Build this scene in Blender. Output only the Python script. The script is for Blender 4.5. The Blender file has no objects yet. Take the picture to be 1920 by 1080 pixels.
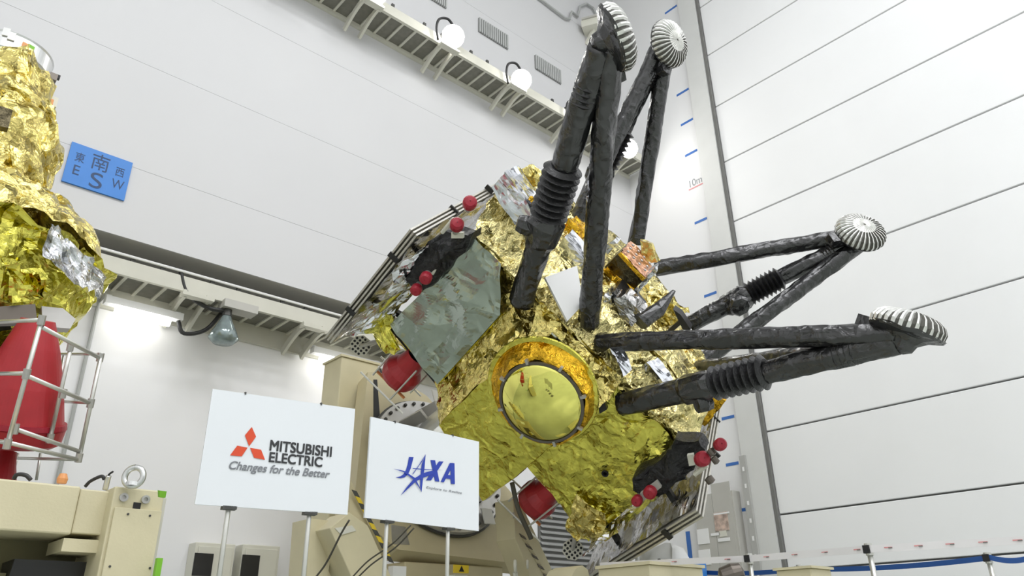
import bpy, bmesh, math, random
from mathutils import Vector as V, Matrix as M, noise
random.seed(7)
scene = bpy.context.scene
COL = scene.collection
# ------------------------------------------------------------------ camera
CAMZ = 0.3
F = 1420.0                                  # focal length in pixels of the 1920 frame
CR = M.Rotation(math.radians(-42.5), 3, 'Z') @ M.Rotation(math.radians(90+24.7), 3, 'X') @ M.Rotation(math.radians(-0.95), 3, 'Z')
CP = V((0, 0, CAMZ))
cam = bpy.data.cameras.new('camera'); cam.lens = F/1920*36; cam.sensor_width = 36; cam.clip_end = 200
camo = bpy.data.objects.new('camera', cam); COL.objects.link(camo)
camo.matrix_world = M.Translation(CP) @ CR.to_4x4()
scene.camera = camo
# ------------------------------------------------------------------ world, exposure
w = bpy.data.worlds.new('world'); scene.world = w; w.use_nodes = True
w.node_tree.nodes['Background'].inputs[0].default_value = (0.9, 0.95, 1, 1)
w.node_tree.nodes['Background'].inputs[1].default_value = 0.3
vs = scene.view_settings
vs.view_transform = 'Standard'; vs.look = 'None'; vs.gamma = 1; vs.use_curve_mapping = False
vs.exposure = 0.0
scene.cycles.max_bounces = 8; scene.cycles.diffuse_bounces = 5; scene.cycles.glossy_bounces = 4
scene.cycles.sample_clamp_indirect = 6
YB = 10.1; XR = 13.4; XL = -9.0; YF = -13.0; ZC = 18.5     # room: back, right, left, front walls and ceiling
LIGHTS = [(-4, -9), (2, -9), (8.5, -9), (-4, -5), (2, -5), (8.5, -5), (-4, -1), (2, -1), (8.5, -1)]
for i, (x, y) in enumerate(LIGHTS):
    L = bpy.data.lights.new('ceiling_light', 'AREA'); L.shape = 'RECTANGLE'; L.size = 3.2; L.size_y = 1.6
    L.energy = 350; L.color = (0.965, 0.972, 1.0)
    o = bpy.data.objects.new('ceiling_light', L); COL.objects.link(o); o.location = (x, y, ZC-0.2)
# ------------------------------------------------------------------ photo rays (calibrated camera)
def ray(px, py): return CR @ V(((px-960)/F, -(py-540)/F, -1))
def dep(px, py, d): return CP + ray(px, py)*d
def at(px, py, ax, val):
    d = ray(px, py); return CP + d*((val-CP[ax])/d[ax])
# ------------------------------------------------------------------ geometry collector
class G:
    def __init__(s): s.v = []; s.f = []; s.mi = []; s.cur = 0
    def add(s, vs, fs):
        o = len(s.v); s.v += [V(p) for p in vs]
        for f in fs: s.f.append(tuple(i+o for i in f)); s.mi.append(s.cur)
        return s
    def box(s, lo, hi, m=None):
        x0, y0, z0 = lo; x1, y1, z1 = hi
        p = [V(q) for q in ((x0,y0,z0),(x1,y0,z0),(x1,y1,z0),(x0,y1,z0),(x0,y0,z1),(x1,y0,z1),(x1,y1,z1),(x0,y1,z1))]
        if m is not None: p = [m @ q for q in p]
        return s.add(p, [(0,3,2,1),(4,5,6,7),(0,1,5,4),(1,2,6,5),(2,3,7,6),(3,0,4,7)])
    def bar(s, a, b, w, h=None, up=(0,0,1)):
        a, b = V(a), V(b); h = h or w; z = (b-a).normalized(); x = z.cross(V(up))
        if x.length < 1e-3: x = z.cross(V((1,0,0)))
        x.normalize(); y = z.cross(x)
        p = [q + x*i*w/2 + y*j*h/2 for q in (a, b) for i, j in ((-1,-1),(1,-1),(1,1),(-1,1))]
        return s.add(p, [(0,1,2,3),(7,6,5,4),(0,4,5,1),(1,5,6,2),(2,6,7,3),(3,7,4,0)])
    def tube(s, pts, r, n=10, cap=True):
        pts = [V(p) for p in pts]; m = len(pts); rs = r if isinstance(r, (list, tuple)) else [r]*m
        t = (pts[1]-pts[0]).normalized(); x = t.orthogonal().normalized(); vs = []
        for i in range(m):
            t = (pts[min(i+1, m-1)]-pts[max(i-1, 0)]).normalized()
            x = (x - t*x.dot(t)).normalized(); y = t.cross(x)
            for k in range(n):
                a = 2*math.pi*k/n; vs.append(pts[i] + (x*math.cos(a)+y*math.sin(a))*rs[i])
        fs = [(i*n+k, i*n+(k+1)%n, (i+1)*n+(k+1)%n, (i+1)*n+k) for i in range(m-1) for k in range(n)]
        if cap: fs += [tuple(range(n))[::-1], tuple((m-1)*n+k for k in range(n))]
        return s.add(vs, fs)
    def lathe(s, o, ax, prof, n=32, cap0=False, cap1=False, x=None):
        o = V(o); ax = V(ax).normalized(); x = V(x).normalized() if x is not None else ax.orthogonal().normalized(); y = ax.cross(x)
        vs = []
        for h, r in prof:
            for k in range(n):
                a = 2*math.pi*k/n; vs.append(o + ax*h + (x*math.cos(a)+y*math.sin(a))*r)
        m = len(prof)
        fs = [(i*n+k, i*n+(k+1)%n, (i+1)*n+(k+1)%n, (i+1)*n+k) for i in range(m-1) for k in range(n)]
        if cap0: fs.append(tuple(range(n))[::-1])
        if cap1: fs.append(tuple((m-1)*n+k for k in range(n)))
        return s.add(vs, fs)
    def sheet(s, a, b, c, d, nu, nv):
        a, b, c, d = V(a), V(b), V(c), V(d); vs = []
        for j in range(nv+1):
            for i in range(nu+1):
                u, v = i/nu, j/nv; vs.append((a*(1-u)+b*u)*(1-v) + (d*(1-u)+c*u)*v)
        n = nu+1
        return s.add(vs, [(j*n+i, j*n+i+1, (j+1)*n+i+1, (j+1)*n+i) for j in range(nv) for i in range(nu)])
    def prism(s, poly, ext):
        p = [V(q) for q in poly]; e = V(ext); n = len(p)
        return s.add(p + [q+e for q in p], [tuple(range(n)), tuple(range(2*n-1, n-1, -1))] + [(i, i+n, (i+1) % n+n, (i+1) % n) for i in range(n)])
    def crum(s, amp, f=3.0, seed=0.0, ridge=0.0):
        off = V((seed*7.1, seed*3.3, seed*5.7))
        for i, p in enumerate(s.v):
            q = p*f + off
            d = noise.noise_vector(q)*amp + noise.noise_vector(q*2.9)*amp*0.45
            if ridge:
                ds, _ = noise.voronoi(q*1.6); k = min(1.0, (ds[1]-ds[0])*2.2)
                d = d + noise.noise_vector(q*0.7+V((9, 2, 4))).normalized()*ridge*(1-k)
            s.v[i] = p + d
        return s
ROOT = {}
def mk(name, g, mat, parent=None, smooth=False, local=False, label=None, cat=None, group=None, kind=None, bevel=0, fixn=True):
    inv = M.Identity(4)
    vs = g.v
    if parent is not None:
        R = ROOT[parent.name]
        if not local:
            inv = R.inverted(); vs = [inv @ p for p in g.v]
        ROOTM = R
    else:
        c = V((sum(p.x for p in vs)/len(vs), sum(p.y for p in vs)/len(vs), min(p.z for p in vs)))
        ROOTM = M.Translation(c); vs = [p-c for p in vs]
    me = bpy.data.meshes.new(name); me.from_pydata(vs, [], g.f)
    ms = mat if isinstance(mat, (list, tuple)) else [mat]
    for m in ms: me.materials.append(m)
    if len(ms) > 1: me.polygons.foreach_set('material_index', g.mi)
    if fixn:
        bm = bmesh.new(); bm.from_mesh(me); bmesh.ops.recalc_face_normals(bm, faces=bm.faces); bm.to_mesh(me); bm.free()
    if smooth: me.polygons.foreach_set('use_smooth', [True]*len(me.polygons))
    me.update()
    o = bpy.data.objects.new(name, me); COL.objects.link(o)
    if parent is not None: o.parent = parent
    else: o.location = c
    ROOT[o.name] = ROOTM
    if bevel:
        b = o.modifiers.new('bevel', 'BEVEL'); b.width = bevel; b.segments = 2; b.limit_method = 'ANGLE'
    tag(o, label, cat, group, kind)
    return o
def tag(o, label=None, cat=None, group=None, kind=None):
    for k, v in (('label', label), ('category', cat), ('group', group), ('kind', kind)):
        if v: o[k] = v
def thing(name, label, cat, loc=(0,0,0), mat=None, group=None, kind=None):
    o = bpy.data.objects.new(name, None); COL.objects.link(o); o.empty_display_size = 0.1
    o.matrix_world = mat if mat is not None else M.Translation(V(loc))
    ROOT[o.name] = mat.copy() if mat is not None else M.Translation(V(loc))
    tag(o, label, cat, group, kind); return o
# ------------------------------------------------------------------ materials
def newmat(name):
    m = bpy.data.materials.new(name); m.use_nodes = True
    return m, m.node_tree.nodes, m.node_tree.links, m.node_tree.nodes['Principled BSDF']
def paint(name, col, rough=0.5, metal=0.0, var=0.04, scale=3.0, bump=0.0, spec=0.5, bscale=60):
    m, N, L, P = newmat(name)
    P.inputs['Roughness'].default_value = rough; P.inputs['Metallic'].default_value = metal
    P.inputs['Specular IOR Level'].default_value = spec
    tc = N.new('ShaderNodeTexCoord'); nz = N.new('ShaderNodeTexNoise'); nz.inputs['Scale'].default_value = scale; nz.inputs['Detail'].default_value = 4
    L.new(tc.outputs['Object'], nz.inputs['Vector'])
    r = N.new('ShaderNodeValToRGB')
    r.color_ramp.elements[0].position = 0.3; r.color_ramp.elements[1].position = 0.7
    r.color_ramp.elements[0].color = tuple(max(0, c*(1-var)) for c in col)+(1,); r.color_ramp.elements[1].color = tuple(min(1, c*(1+var)) for c in col)+(1,)
    L.new(nz.outputs['Fac'], r.inputs['Fac']); L.new(r.outputs['Color'], P.inputs['Base Color'])
    if bump:
        n2 = N.new('ShaderNodeTexNoise'); n2.inputs['Scale'].default_value = bscale; n2.inputs['Detail'].default_value = 3
        L.new(tc.outputs['Object'], n2.inputs['Vector'])
        b = N.new('ShaderNodeBump'); b.inputs['Strength'].default_value = bump; b.inputs['Distance'].default_value = 0.02
        L.new(n2.outputs['Fac'], b.inputs['Height']); L.new(b.outputs['Normal'], P.inputs['Normal'])
    return m
def foil(name, col, rough=0.2, scale=7.0, facet=0.45, bump=0.35, stretch=(1,1,1), metal=1.0, var=0.12, dist=0.12, bscale=2.6, spec=0.5, crease=0.0, cscale=0.7):
    m, N, L, P = newmat(name)
    P.inputs['Roughness'].default_value = rough; P.inputs['Metallic'].default_value = metal; P.inputs['Specular IOR Level'].default_value = spec
    tc = N.new('ShaderNodeTexCoord'); mp = N.new('ShaderNodeMapping'); mp.inputs['Scale'].default_value = stretch
    L.new(tc.outputs['Object'], mp.inputs['Vector'])
    nz = N.new('ShaderNodeTexNoise'); nz.inputs['Scale'].default_value = scale*0.45; nz.inputs['Detail'].default_value = 3
    L.new(mp.outputs['Vector'], nz.inputs['Vector'])
    def vm(op, a=None, b=None, bv=None, sc=None):
        n = N.new('ShaderNodeVectorMath'); n.operation = op
        if a is not None: L.new(a, n.inputs[0])
        if b is not None: L.new(b, n.inputs[1])
        if bv is not None: n.inputs[1].default_value = bv
        if sc is not None: n.inputs['Scale'].default_value = sc
        return n.outputs['Vector']
    d = vm('SCALE', vm('SUBTRACT', nz.outputs['Color'], bv=(0.5,)*3), sc=dist*4/scale*2)
    co = vm('ADD', mp.outputs['Vector'], d)
    vo = N.new('ShaderNodeTexVoronoi'); vo.inputs['Scale'].default_value = scale; L.new(co, vo.inputs['Vector'])
    vo2 = N.new('ShaderNodeTexVoronoi'); vo2.inputs['Scale'].default_value = scale*2.7; L.new(co, vo2.inputs['Vector'])
    f1 = vm('SCALE', vm('SUBTRACT', vo.outputs['Color'], bv=(0.5,)*3), sc=facet)
    f2 = vm('SCALE', vm('SUBTRACT', vo2.outputs['Color'], bv=(0.5,)*3), sc=facet*0.7)
    ge = N.new('ShaderNodeNewGeometry')
    nn = vm('NORMALIZE', vm('ADD', vm('ADD', ge.outputs['Normal'], f1), f2))
    n3 = N.new('ShaderNodeTexNoise'); n3.inputs['Scale'].default_value = scale*bscale; n3.inputs['Detail'].default_value = 5; n3.inputs['Distortion'].default_value = 1.2
    L.new(mp.outputs['Vector'], n3.inputs['Vector'])
    b = N.new('ShaderNodeBump'); b.inputs['Strength'].default_value = bump; b.inputs['Distance'].default_value = 0.03
    L.new(n3.outputs['Fac'], b.inputs['Height']); L.new(nn, b.inputs['Normal']); L.new(b.outputs['Normal'], P.inputs['Normal'])
    if crease:
        ve = N.new('ShaderNodeTexVoronoi'); ve.feature = 'DISTANCE_TO_EDGE'; ve.inputs['Scale'].default_value = scale*cscale; L.new(co, ve.inputs['Vector'])
        mr = N.new('ShaderNodeMapRange'); mr.inputs['From Max'].default_value = 0.16; L.new(ve.outputs['Distance'], mr.inputs['Value'])
        b2 = N.new('ShaderNodeBump'); b2.inputs['Strength'].default_value = crease; b2.inputs['Distance'].default_value = 0.02; b2.invert = True
        L.new(mr.outputs['Result'], b2.inputs['Height']); L.new(b.outputs['Normal'], b2.inputs['Normal']); L.new(b2.outputs['Normal'], P.inputs['Normal'])
    mx = N.new('ShaderNodeMix'); mx.data_type = 'RGBA'
    mx.inputs['A'].default_value = tuple(c*(1-var) for c in col)+(1,); mx.inputs['B'].default_value = tuple(min(1, c*(1+var)) for c in col)+(1,)
    L.new(vo.outputs['Distance'], mx.inputs['Factor']); L.new(mx.outputs['Result'], P.inputs['Base Color'])
    return m
def glow(name, col, e):
    m, N, L, P = newmat(name); P.inputs['Base Color'].default_value = col+(1,)
    P.inputs['Emission Color'].default_value = col+(1,); P.inputs['Emission Strength'].default_value = e
    return m
MT = dict(
 wall=paint('wall_paint', (.83,.83,.83), .55, var=.012, scale=.6),
 wall_dim=paint('wall_back_painted_dim', (.62,.62,.625), .55, var=.012, scale=.6),  # greyed copy of the wall colour; dimmer light on the back wall painted in
 wall_lift=paint('wall_lower_painted_lift', (.85,.85,.86), .5, var=.02, scale=.5),  # lightened wall colour; makes up for weak light low on the wall
 door=paint('door_enamel', (.88,.885,.885), .4, var=.015, scale=.7),
 duct=paint('trunking_grey', (.44,.44,.42), .5),
 jamb=paint('jamb_painted_shade', (.68,.685,.665), .5, var=.02),  # greyer than the wall: the jamb's different lighting put into its colour
 seam=paint('panel_seam', (.40,.40,.39), .7),
 gap=paint('rubber_gap', (.18,.18,.17), .8),
 floor=paint('floor_epoxy', (.43,.46,.415), .25, var=.08, scale=1.2),
 ceil=paint('ceiling_paint', (.72,.72,.72), .7),
 soffit=paint('soffit_paint', (.60,.59,.55), .6, var=.03),
 steel=paint('catwalk_paint', (.62,.61,.53), .5, var=.04),
 grate=paint('catwalk_deck', (.20,.195,.165), .7, var=.1, scale=12),
 vent=paint('vent_metal', (.42,.43,.42), .5),
 cable=paint('cable_rubber', (.03,.03,.03), .5),
 beige=paint('machine_beige', (.58,.51,.32), .5, var=.05, scale=2.5, bump=.06),
 beige2=paint('cream_beige', (.66,.60,.40), .5, var=.05, scale=2.5, bump=.06),
 alu=paint('aluminium', (.72,.73,.72), .3, metal=1.0, var=.05, scale=8),
 alutube=paint('tube_metal', (.66,.66,.62), .38, metal=.75, var=.05, scale=8),
 plate=paint('adapter_plate', (.52,.51,.49), .38, metal=.7, var=.08, scale=4),
 bolt=paint('bolt_metal', (.09,.09,.085), .5, metal=.6),
 red=paint('red_cover', (.42,.022,.03), .42, var=.08, scale=5),
 redcap=paint('red_cap', (.36,.012,.03), .4, var=.08, scale=20),
 board=paint('sign_board', (.80,.83,.86), .18, var=.005),
 blue=paint('blue_film', (.035,.21,.62), .4, var=.03),
 tape=paint('blue_tape', (.05,.17,.52), .5),
 belt=paint('blue_belt', (.01,.07,.27), .5),
 wbelt=paint('white_belt', (.84,.82,.82), .5),
 ink=paint('ink_charcoal', (.035,.037,.04), .5),
 inkred=paint('ink_red', (.72,.075,.022), .45),
 inkblue=paint('ink_blue', (.018,.05,.40), .45),
 inkgrey=paint('ink_grey', (.22,.23,.25), .5),
 navy=paint('ink_navy', (.015,.05,.14), .5),
 pink=paint('ink_pink', (.75,.30,.30), .5),
 white=paint('white_paint', (.85,.85,.84), .4, var=.01),
 grey=paint('cabinet_grey', (.50,.49,.45), .5, var=.03),
 cream=paint('cabinet_cream', (.70,.69,.60), .5, var=.03),
 hose=paint('cable_brown', (.07,.065,.05), .5),
 olive_shade=paint('olive_painted_shade', (.22,.20,.10), .6, var=.1),  # dark olive tone paints the shadow under the stand's beam
 louver=paint('louver_metal', (.55,.55,.54), .4, metal=.3),
 green=paint('green_tape', (.20,.50,.03), .5),
 black=paint('matte_black', (.012,.012,.013), .6, var=.2),
 yellow=paint('hazard_yellow', (.72,.52,.03), .5),
 orange=paint('orange_plastic', (.75,.33,.12), .5),
 screen=paint('photo_print', (.55,.42,.35), .4, var=.5, scale=9),
 glass=paint('lamp_glass', (.28,.34,.34), .15, metal=.5, var=.2, scale=10),
 gold=foil('gold_foil', (.82,.69,.24), .17, 6, .95, .6),
 palegold=foil('pale_gold_foil', (.88,.77,.36), .17, 7, 1.05, .6, stretch=(1.4,1,.6)),
 film=foil('yellow_film', (.76,.70,.13), .17, 5.0, .30, .38, var=.06, dist=.5, crease=.4, cscale=.6),
 amber=foil('amber_foil', (.80,.47,.035), .22, 9, .7, .55),
 silver=foil('silver_foil', (.80,.81,.84), .16, 4.0, .5, .3),
 flatsilver=foil('smooth_silver_foil', (.78,.80,.86), .16, 2.6, .28, .05, crease=.15),
 dsilver=foil('dark_silver_foil', (.62,.61,.61), .18, 5.0, .8, .5, stretch=(1,.5,1.8)),
 radi=foil('silvered_teflon', (.44,.50,.44), .2, 2.4, .04, .10, var=.03, dist=.6, crease=.3, cscale=.8),
 blackwrap=foil('black_wrap', (.012,.012,.013), .25, 7, .16, .55, metal=0, var=.3, spec=1.0, bscale=1.1, crease=.3),
 blackcloth=foil('black_blanket', (.010,.010,.011), .45, 8, .5, .6, metal=0, var=.3),
 bellow=paint('bellows_rubber', (.012,.012,.013), .33, var=.2, scale=30, bump=.3, spec=.7),
 mirror=paint('gold_mirror', (.95,.91,.24), .05, metal=1.0, var=.01),
 rim=paint('rim_metal', (.16,.14,.12), .4, metal=.7),
 ribl=paint('pad_strip', (.80,.80,.77), .3, metal=.6, var=.06, scale=30),
 ribd=paint('pad_fabric', (.085,.083,.07), .6, metal=.2, var=.15, scale=30),
 solar=paint('panel_edge', (.62,.60,.54), .4, metal=.5, var=.1, scale=20),
 dark=paint('dark_panel', (.02,.02,.02), .35, var=.2),
 copper=foil('copper_film', (.75,.42,.27), .3, 16, .6, .4),
 bluesil=paint('blue_mirror', (.42,.50,.62), .12, metal=1.0, var=.1),
 brown=foil('smoked_foil', (.10,.085,.05), .25, 9, .5, .5),
 tube=glow('lamp_tube', (1.0,.99,.95), 9.0),
 flood=glow('flood_glass', (1.0,.98,.94), 60.0),
)
# ================================================================== structure
g = G().box((XL-.3, YF-.3, -.3), (XR+.3, YB+3, 0)); mk('floor', g, MT['floor'], kind='structure')
g = G().box((XL-.3, YF-.3, ZC), (XR+.3, YB+3, ZC+.3)); mk('ceiling', g, MT['ceil'], kind='structure')
g = G().box((XL-.3, YF-.3, 0), (XL, YB+3, ZC)); mk('wall_left', g, MT['wall'], kind='structure')
g = G().box((XL, YF-.3, 0), (XR, YF, ZC)); mk('wall_front', g, MT['wall'], kind='structure')
zs = at(345, 478, 1, YB).z                     # underside of the overhanging upper wall
YL = at(175, 473, 2, zs).y                     # recessed lower wall behind it
wb = mk('wall_back', G().box((XL, YB+.06, zs+.06), (XR, YL+.4, ZC)), MT['wall'], kind='structure')
rows = [zs, at(300, 331, 1, YB).z, at(300, 132, 1, YB).z]
while rows[-1] < ZC-3: rows.append(rows[-1]+(rows[2]-rows[1]))
rows.append(ZC)
for i in range(len(rows)-1):
    mk('wall_panel', G().box((XL, YB, rows[i]+.0022), (XR, YB+.05, rows[i+1]-.0022)), MT['wall_dim'], wb)
mk('soffit_panel', G().box((XL, YB+.02, zs), (XR, YL+.1, zs+.055)), MT['soffit'], wb)
mk('wall_lower', G().box((XL, YL, 0), (XR+.3, YL+.3, zs)), MT['wall_lift'], kind='structure')
# right wall: plain strip with height marks, jamb, panelled hangar door
yd = at(1373, 415, 0, XR).y                    # near edge of the jamb / far edge of the door
yj = at(1329, 390, 0, XR).y
wr = mk('wall_right', G().box((XR, yd, 0), (XR+.3, YL+.3, ZC)), MT['wall'], kind='structure')
mk('wall_beside_door', G().box((XR+.12, YF, 0), (XR+.3, yd, ZC)), MT['seam'], kind='structure')
mk('trim_1', G().box((XR-.1, yd+.05, 0), (XR-.005, yj, ZC)), MT['jamb'], kind='structure')
mk('trim_2', G().box((XR-.06, yd-.02, 0), (XR-.005, yd+.045, ZC)), MT['gap'], kind='structure')
dr = thing('door_1', 'white hangar door of tall horizontal panels on the right', 'door', (XR, 0, 0), kind='structure')
sz = [at(1920, y, 0, XR).z for y in (22, 180, 350, 525, 715, 905, 1036)][::-1]
st = (sz[-1]-sz[1])/(len(sz)-2)
sz = [0.0] + [sz[1]+st*(k) for k in range(-1, 9)]
sz[1] = at(1920, 1036, 0, XR).z
sz = sorted(z for z in sz if z < ZC)+[ZC]
for i in range(len(sz)-1):
    mk('door_panel', G().box((XR+.0, YF+.02, sz[i]+.016), (XR+.1, yd-.03, sz[i+1]-.016)), MT['door'], dr, bevel=.01)
# blue tape height marks on the strip
for (x, y) in ((1258, 18), (1280, 173), (1288, 229), (1296, 287), (1314, 414), (1323, 483), (1332, 552), (1342, 629), (1353, 706), (1365, 783), (1373, 870), (1386, 957)):
    c = at(x, y, 0, XR); a = at(x-12, y, 0, XR); hw = abs(a.y-c.y)
    mk('tape_mark', G().box((XR-.006, c.y-hw, c.z-.03), (XR-.001, c.y+hw, c.z+.03)), MT['tape'], wr)
# ------------------------------------------------------------------ planes with lettering
class Plane:
    def __init__(s, o, u, v):
        s.o, s.u, s.v = V(o), V(u).normalized(), V(v).normalized(); s.n = s.u.cross(s.v).normalized()
    def uv(s, px, py):
        d = ray(px, py); t = (s.o-CP).dot(s.n)/d.dot(s.n); p = CP+d*t-s.o; return p.dot(s.u), p.dot(s.v)
    def p(s, u, v, h=0.0): return s.o+s.u*u+s.v*v+s.n*h
def letters(name, txt, pl, box, mat, parent, shear=0.0, off=0.0, h=.003, label=None, bold=0.0):
    """fit the text into box = (u0, v0, u1, v1) of the plane, facing along the plane normal"""
    cu = bpy.data.curves.new('txt', 'FONT'); cu.body = txt; cu.size = 1; cu.shear = shear; cu.offset = off; cu.extrude = .0
    ob = bpy.data.objects.new('txt', cu); COL.objects.link(ob)
    dg = bpy.context.evaluated_depsgraph_get(); me = bpy.data.meshes.new_from_object(ob.evaluated_get(dg))
    bpy.data.objects.remove(ob); bpy.data.curves.remove(cu)
    xs = [v.co.x for v in me.vertices]; ys = [v.co.y for v in me.vertices]
    if not xs: return None
    x0, x1, y0, y1 = min(xs), max(xs), min(ys), max(ys)
    u0, v0, u1, v1 = box; gg = G()
    for k, (du, dv) in enumerate(((0, 0), (bold, 0), (0, bold), (bold, bold)) if bold else ((0, 0),)):
        gg.add([pl.p(u0+(v.co.x-x0)/(x1-x0)*(u1-u0)+du, v0+(v.co.y-y0)/(y1-y0)*(v1-v0)+dv, h+k*.0003) for v in me.vertices], [tuple(p.vertices) for p in me.polygons])
    bpy.data.meshes.remove(me)
    return mk(name, gg, mat, parent, fixn=False, label=label)
def pxbox(pl, l, b, r, t):
    """plane box from left/bottom and right/top pixels measured along the sign's own axes"""
    u0, v0 = pl.uv(*l); u1, _ = pl.uv(*r); _, v1 = pl.uv(*t); return (u0, v0, u1, v1)
def flat(name, pl, pts, mat, parent, h=.003, label=None):
    g = G(); g.add([pl.p(*pl.uv(*q), h) for q in pts], [tuple(range(len(pts)))])
    return mk(name, g, mat, parent, fixn=False, label=label)
pr = Plane((XR, 0, 0), (0, -1, 0), (0, 0, 1))
letters('height_lettering', '10m', pr, pxbox(pr, (1294, 352), None, (1317, 343), (1305, 333)), MT['inkgrey'], wr, h=.004)
c = at(1305, 350, 0, XR)
mk('red_underline', G().box((XR-.006, c.y-.25, c.z-.015), (XR-.001, c.y+.2, c.z+.015)), MT['pink'], wr)
# compass board high on the back wall
pb = Plane((0, YB-.03, 0), (1, 0, 0), (0, 0, 1))
q = [pb.uv(*p) for p in ((135, 267), (248, 303), (235, 375), (115, 340))]
u0 = (q[0][0]+q[3][0])/2; u1 = (q[1][0]+q[2][0])/2; v0 = (q[2][1]+q[3][1])/2; v1 = (q[0][1]+q[1][1])/2
cb = thing('compass_sign', 'blue wall board with south east west lettering, high on the back wall', 'sign', (u0, YB-.02, v0))
mk('board', G().box((u0, YB-.03, v0), (u1, YB-.002, v1)), MT['blue'], cb)
W, H = u1-u0, v1-v0
for t, bx in (('南', (.36, .52, .64, .93)), ('S', (.40, .07, .60, .45)), ('東', (.10, .56, .25, .80)), ('E', (.12, .24, .22, .47)), ('西', (.76, .54, .90, .76)), ('W', (.74, .22, .94, .45))):
    letters('lettering', t, pb, (u0+bx[0]*W, v0+bx[1]*H, u0+bx[2]*W, v0+bx[3]*H), MT['navy'], cb)
# ------------------------------------------------------------------ catwalks
def catwalk(label, yn, yf, z, x0, x1, xr, dx, brk, low=False):
    t = thing('catwalk', label, 'catwalk', (x0, yf, z))
    mk('deck', G().box((x0, yn, z+.02), (x1, yf-.001, z+.06)), MT['grate'], t)
    mk('edge_channel', G().box((x0, yn-.06, z-.02), (x1, yn, z+.2)), MT['steel'], t)
    mk('wall_channel', G().box((x0, yf-.06, z-.07 if not low else z-.28), (x1, yf-.001, z+.018)), MT['steel'], t)
    x = xr
    while x > x0+dx: x -= dx
    while x < x1:
        if x > x0: mk('rib', G().box((x-.022, yn, z-.012), (x+.022, yf-.06, z+.018)), MT['steel'], t)
        x += dx
    d = yf-yn
    for bx in brk:
        g = G()
        for s in (-.16, .16):
            pts = [V((bx+s, yf-.08-d*1.05*k/6, z-.07-(.26*(1-math.sin(k/6*math.pi/2))))) for k in range(7)]
            for k in range(6): g.bar(pts[k], pts[k+1], .045, .12)
        g.box((bx-.22, yn-.2, z-.12), (bx+.22, yn-.062, z-.07))
        mk('bracket', g, MT['steel'], t)
    k = 0; x = x0+.5
    while x < x1:                              # little clamp studs along the edge channel
        mk('stud', G().box((x-.03, yn-.05, z+.201), (x+.03, yn-.01, z+.29)), MT['bolt'], t)
        x += dx*1.5+(.3 if k % 2 else 0); k += 1
    return t
zu = at(850, 150, 1, YB).z; yn = at(880, 117, 2, zu).y
fx = lambda px, py: at(px, py, 1, YB).x
xr = fx(560+415/3, 175/3); dx = (fx(560+1000/3, 520/3)-xr)/9
br = [fx(560+290/3, 145/3), fx(560+715/3, 395/3), fx(560+1095/3, 615/3)]; br.append(2*br[2]-br[1]); br.insert(0, 2*br[0]-br[1])
br.append(min(XR-.5, 2*br[-1]-br[-2]))
catwalk('upper steel catwalk with floodlights, running along the back wall to the corner', yn, YB, zu, XL+2, XR-.05, xr, dx, br)
zl = at(412, 598, 1, YL).z; yn2 = at(400, 561, 2, zl).y
f2 = lambda px, py: at(px, py, 1, YL).x
dx2 = f2(220, 549)-f2(180, 540)
catwalk('lower steel catwalk below the overhanging wall, behind the sign boards', yn2, YL, zl, XL+.03, XR-.05, f2(246, 554), dx2*.95, [f2(330, 590), f2(545, 640), f2(140, 535)], True)
# hanging pipe line in front of the lower catwalk edge
g = G(); p0 = V((XL, yn2-.07, zl+.26)); g.tube([p0, V((9, yn2-.07, zl+.26))], .02, 6)
mk('rail_pipe', g, MT['white'], label='thin white pipe running along the lower catwalk edge', cat='pipe')
# floodlights
def flood(px, py, label, emit=True):
    c = at(px, py, 1, yn-.22)
    t = thing('floodlight', label, 'floodlight', c, group='floodlights on the upper catwalk')
    d = V((-.35, -.75, -.55)).normalized()
    mk('housing', G().lathe(c-d*.02, -d, [(0, .23), (.1, .20), (.26, .10), (.34, .05)], 20, cap1=True), MT['alu'], t, smooth=True)
    mk('lens', G().lathe(c-d*.015, d, [(0, .22), (.05, .19), (.1, .09), (.11, .001)], 20), MT['flood'] if emit else MT['glass'], t, smooth=True)
    b = c+V((-.28, .12, -.12))
    pts = [b+V((0, 0, -.06)), b+V((-.06, -.02, .22)), b+V((.0, -.03, .46)), b+V((.2, -.05, .56)), b+V((.36, -.05, .42)), c+V((.05, .03, .25))]
    mk('cord', G().tube(bez(pts), .026, 6), MT['cable'], t, smooth=True)
def bez(p, n=6):
    """Catmull-Rom through the points"""
    p = [V(q) for q in p]; P = [p[0]*2-p[1]]+p+[p[-1]*2-p[-2]]; out = []
    for i in range(1, len(P)-2):
        for k in range(n):
            t = k/n; a, b, c, d = P[i-1], P[i], P[i+1], P[i+2]
            out.append(((b*2)+(c-a)*t+(a*2-b*5+c*4-d)*t*t+(b*3-a-c*3+d)*t*t*t)*.5)
    return out+[p[-1]]
flood(850, 68, 'glowing floodlight on the upper catwalk, nearest the long wall grille')
flood(978, 150, 'glowing floodlight on the upper catwalk, below the second wall grille')
flood(703, -14, 'glowing floodlight at the top edge, leftmost on the upper catwalk')
flood(1088, 220, 'floodlight on the upper catwalk just behind the black landing strut')
flood(1180, 279, 'glowing floodlight at the corner end of the upper catwalk')
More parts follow.
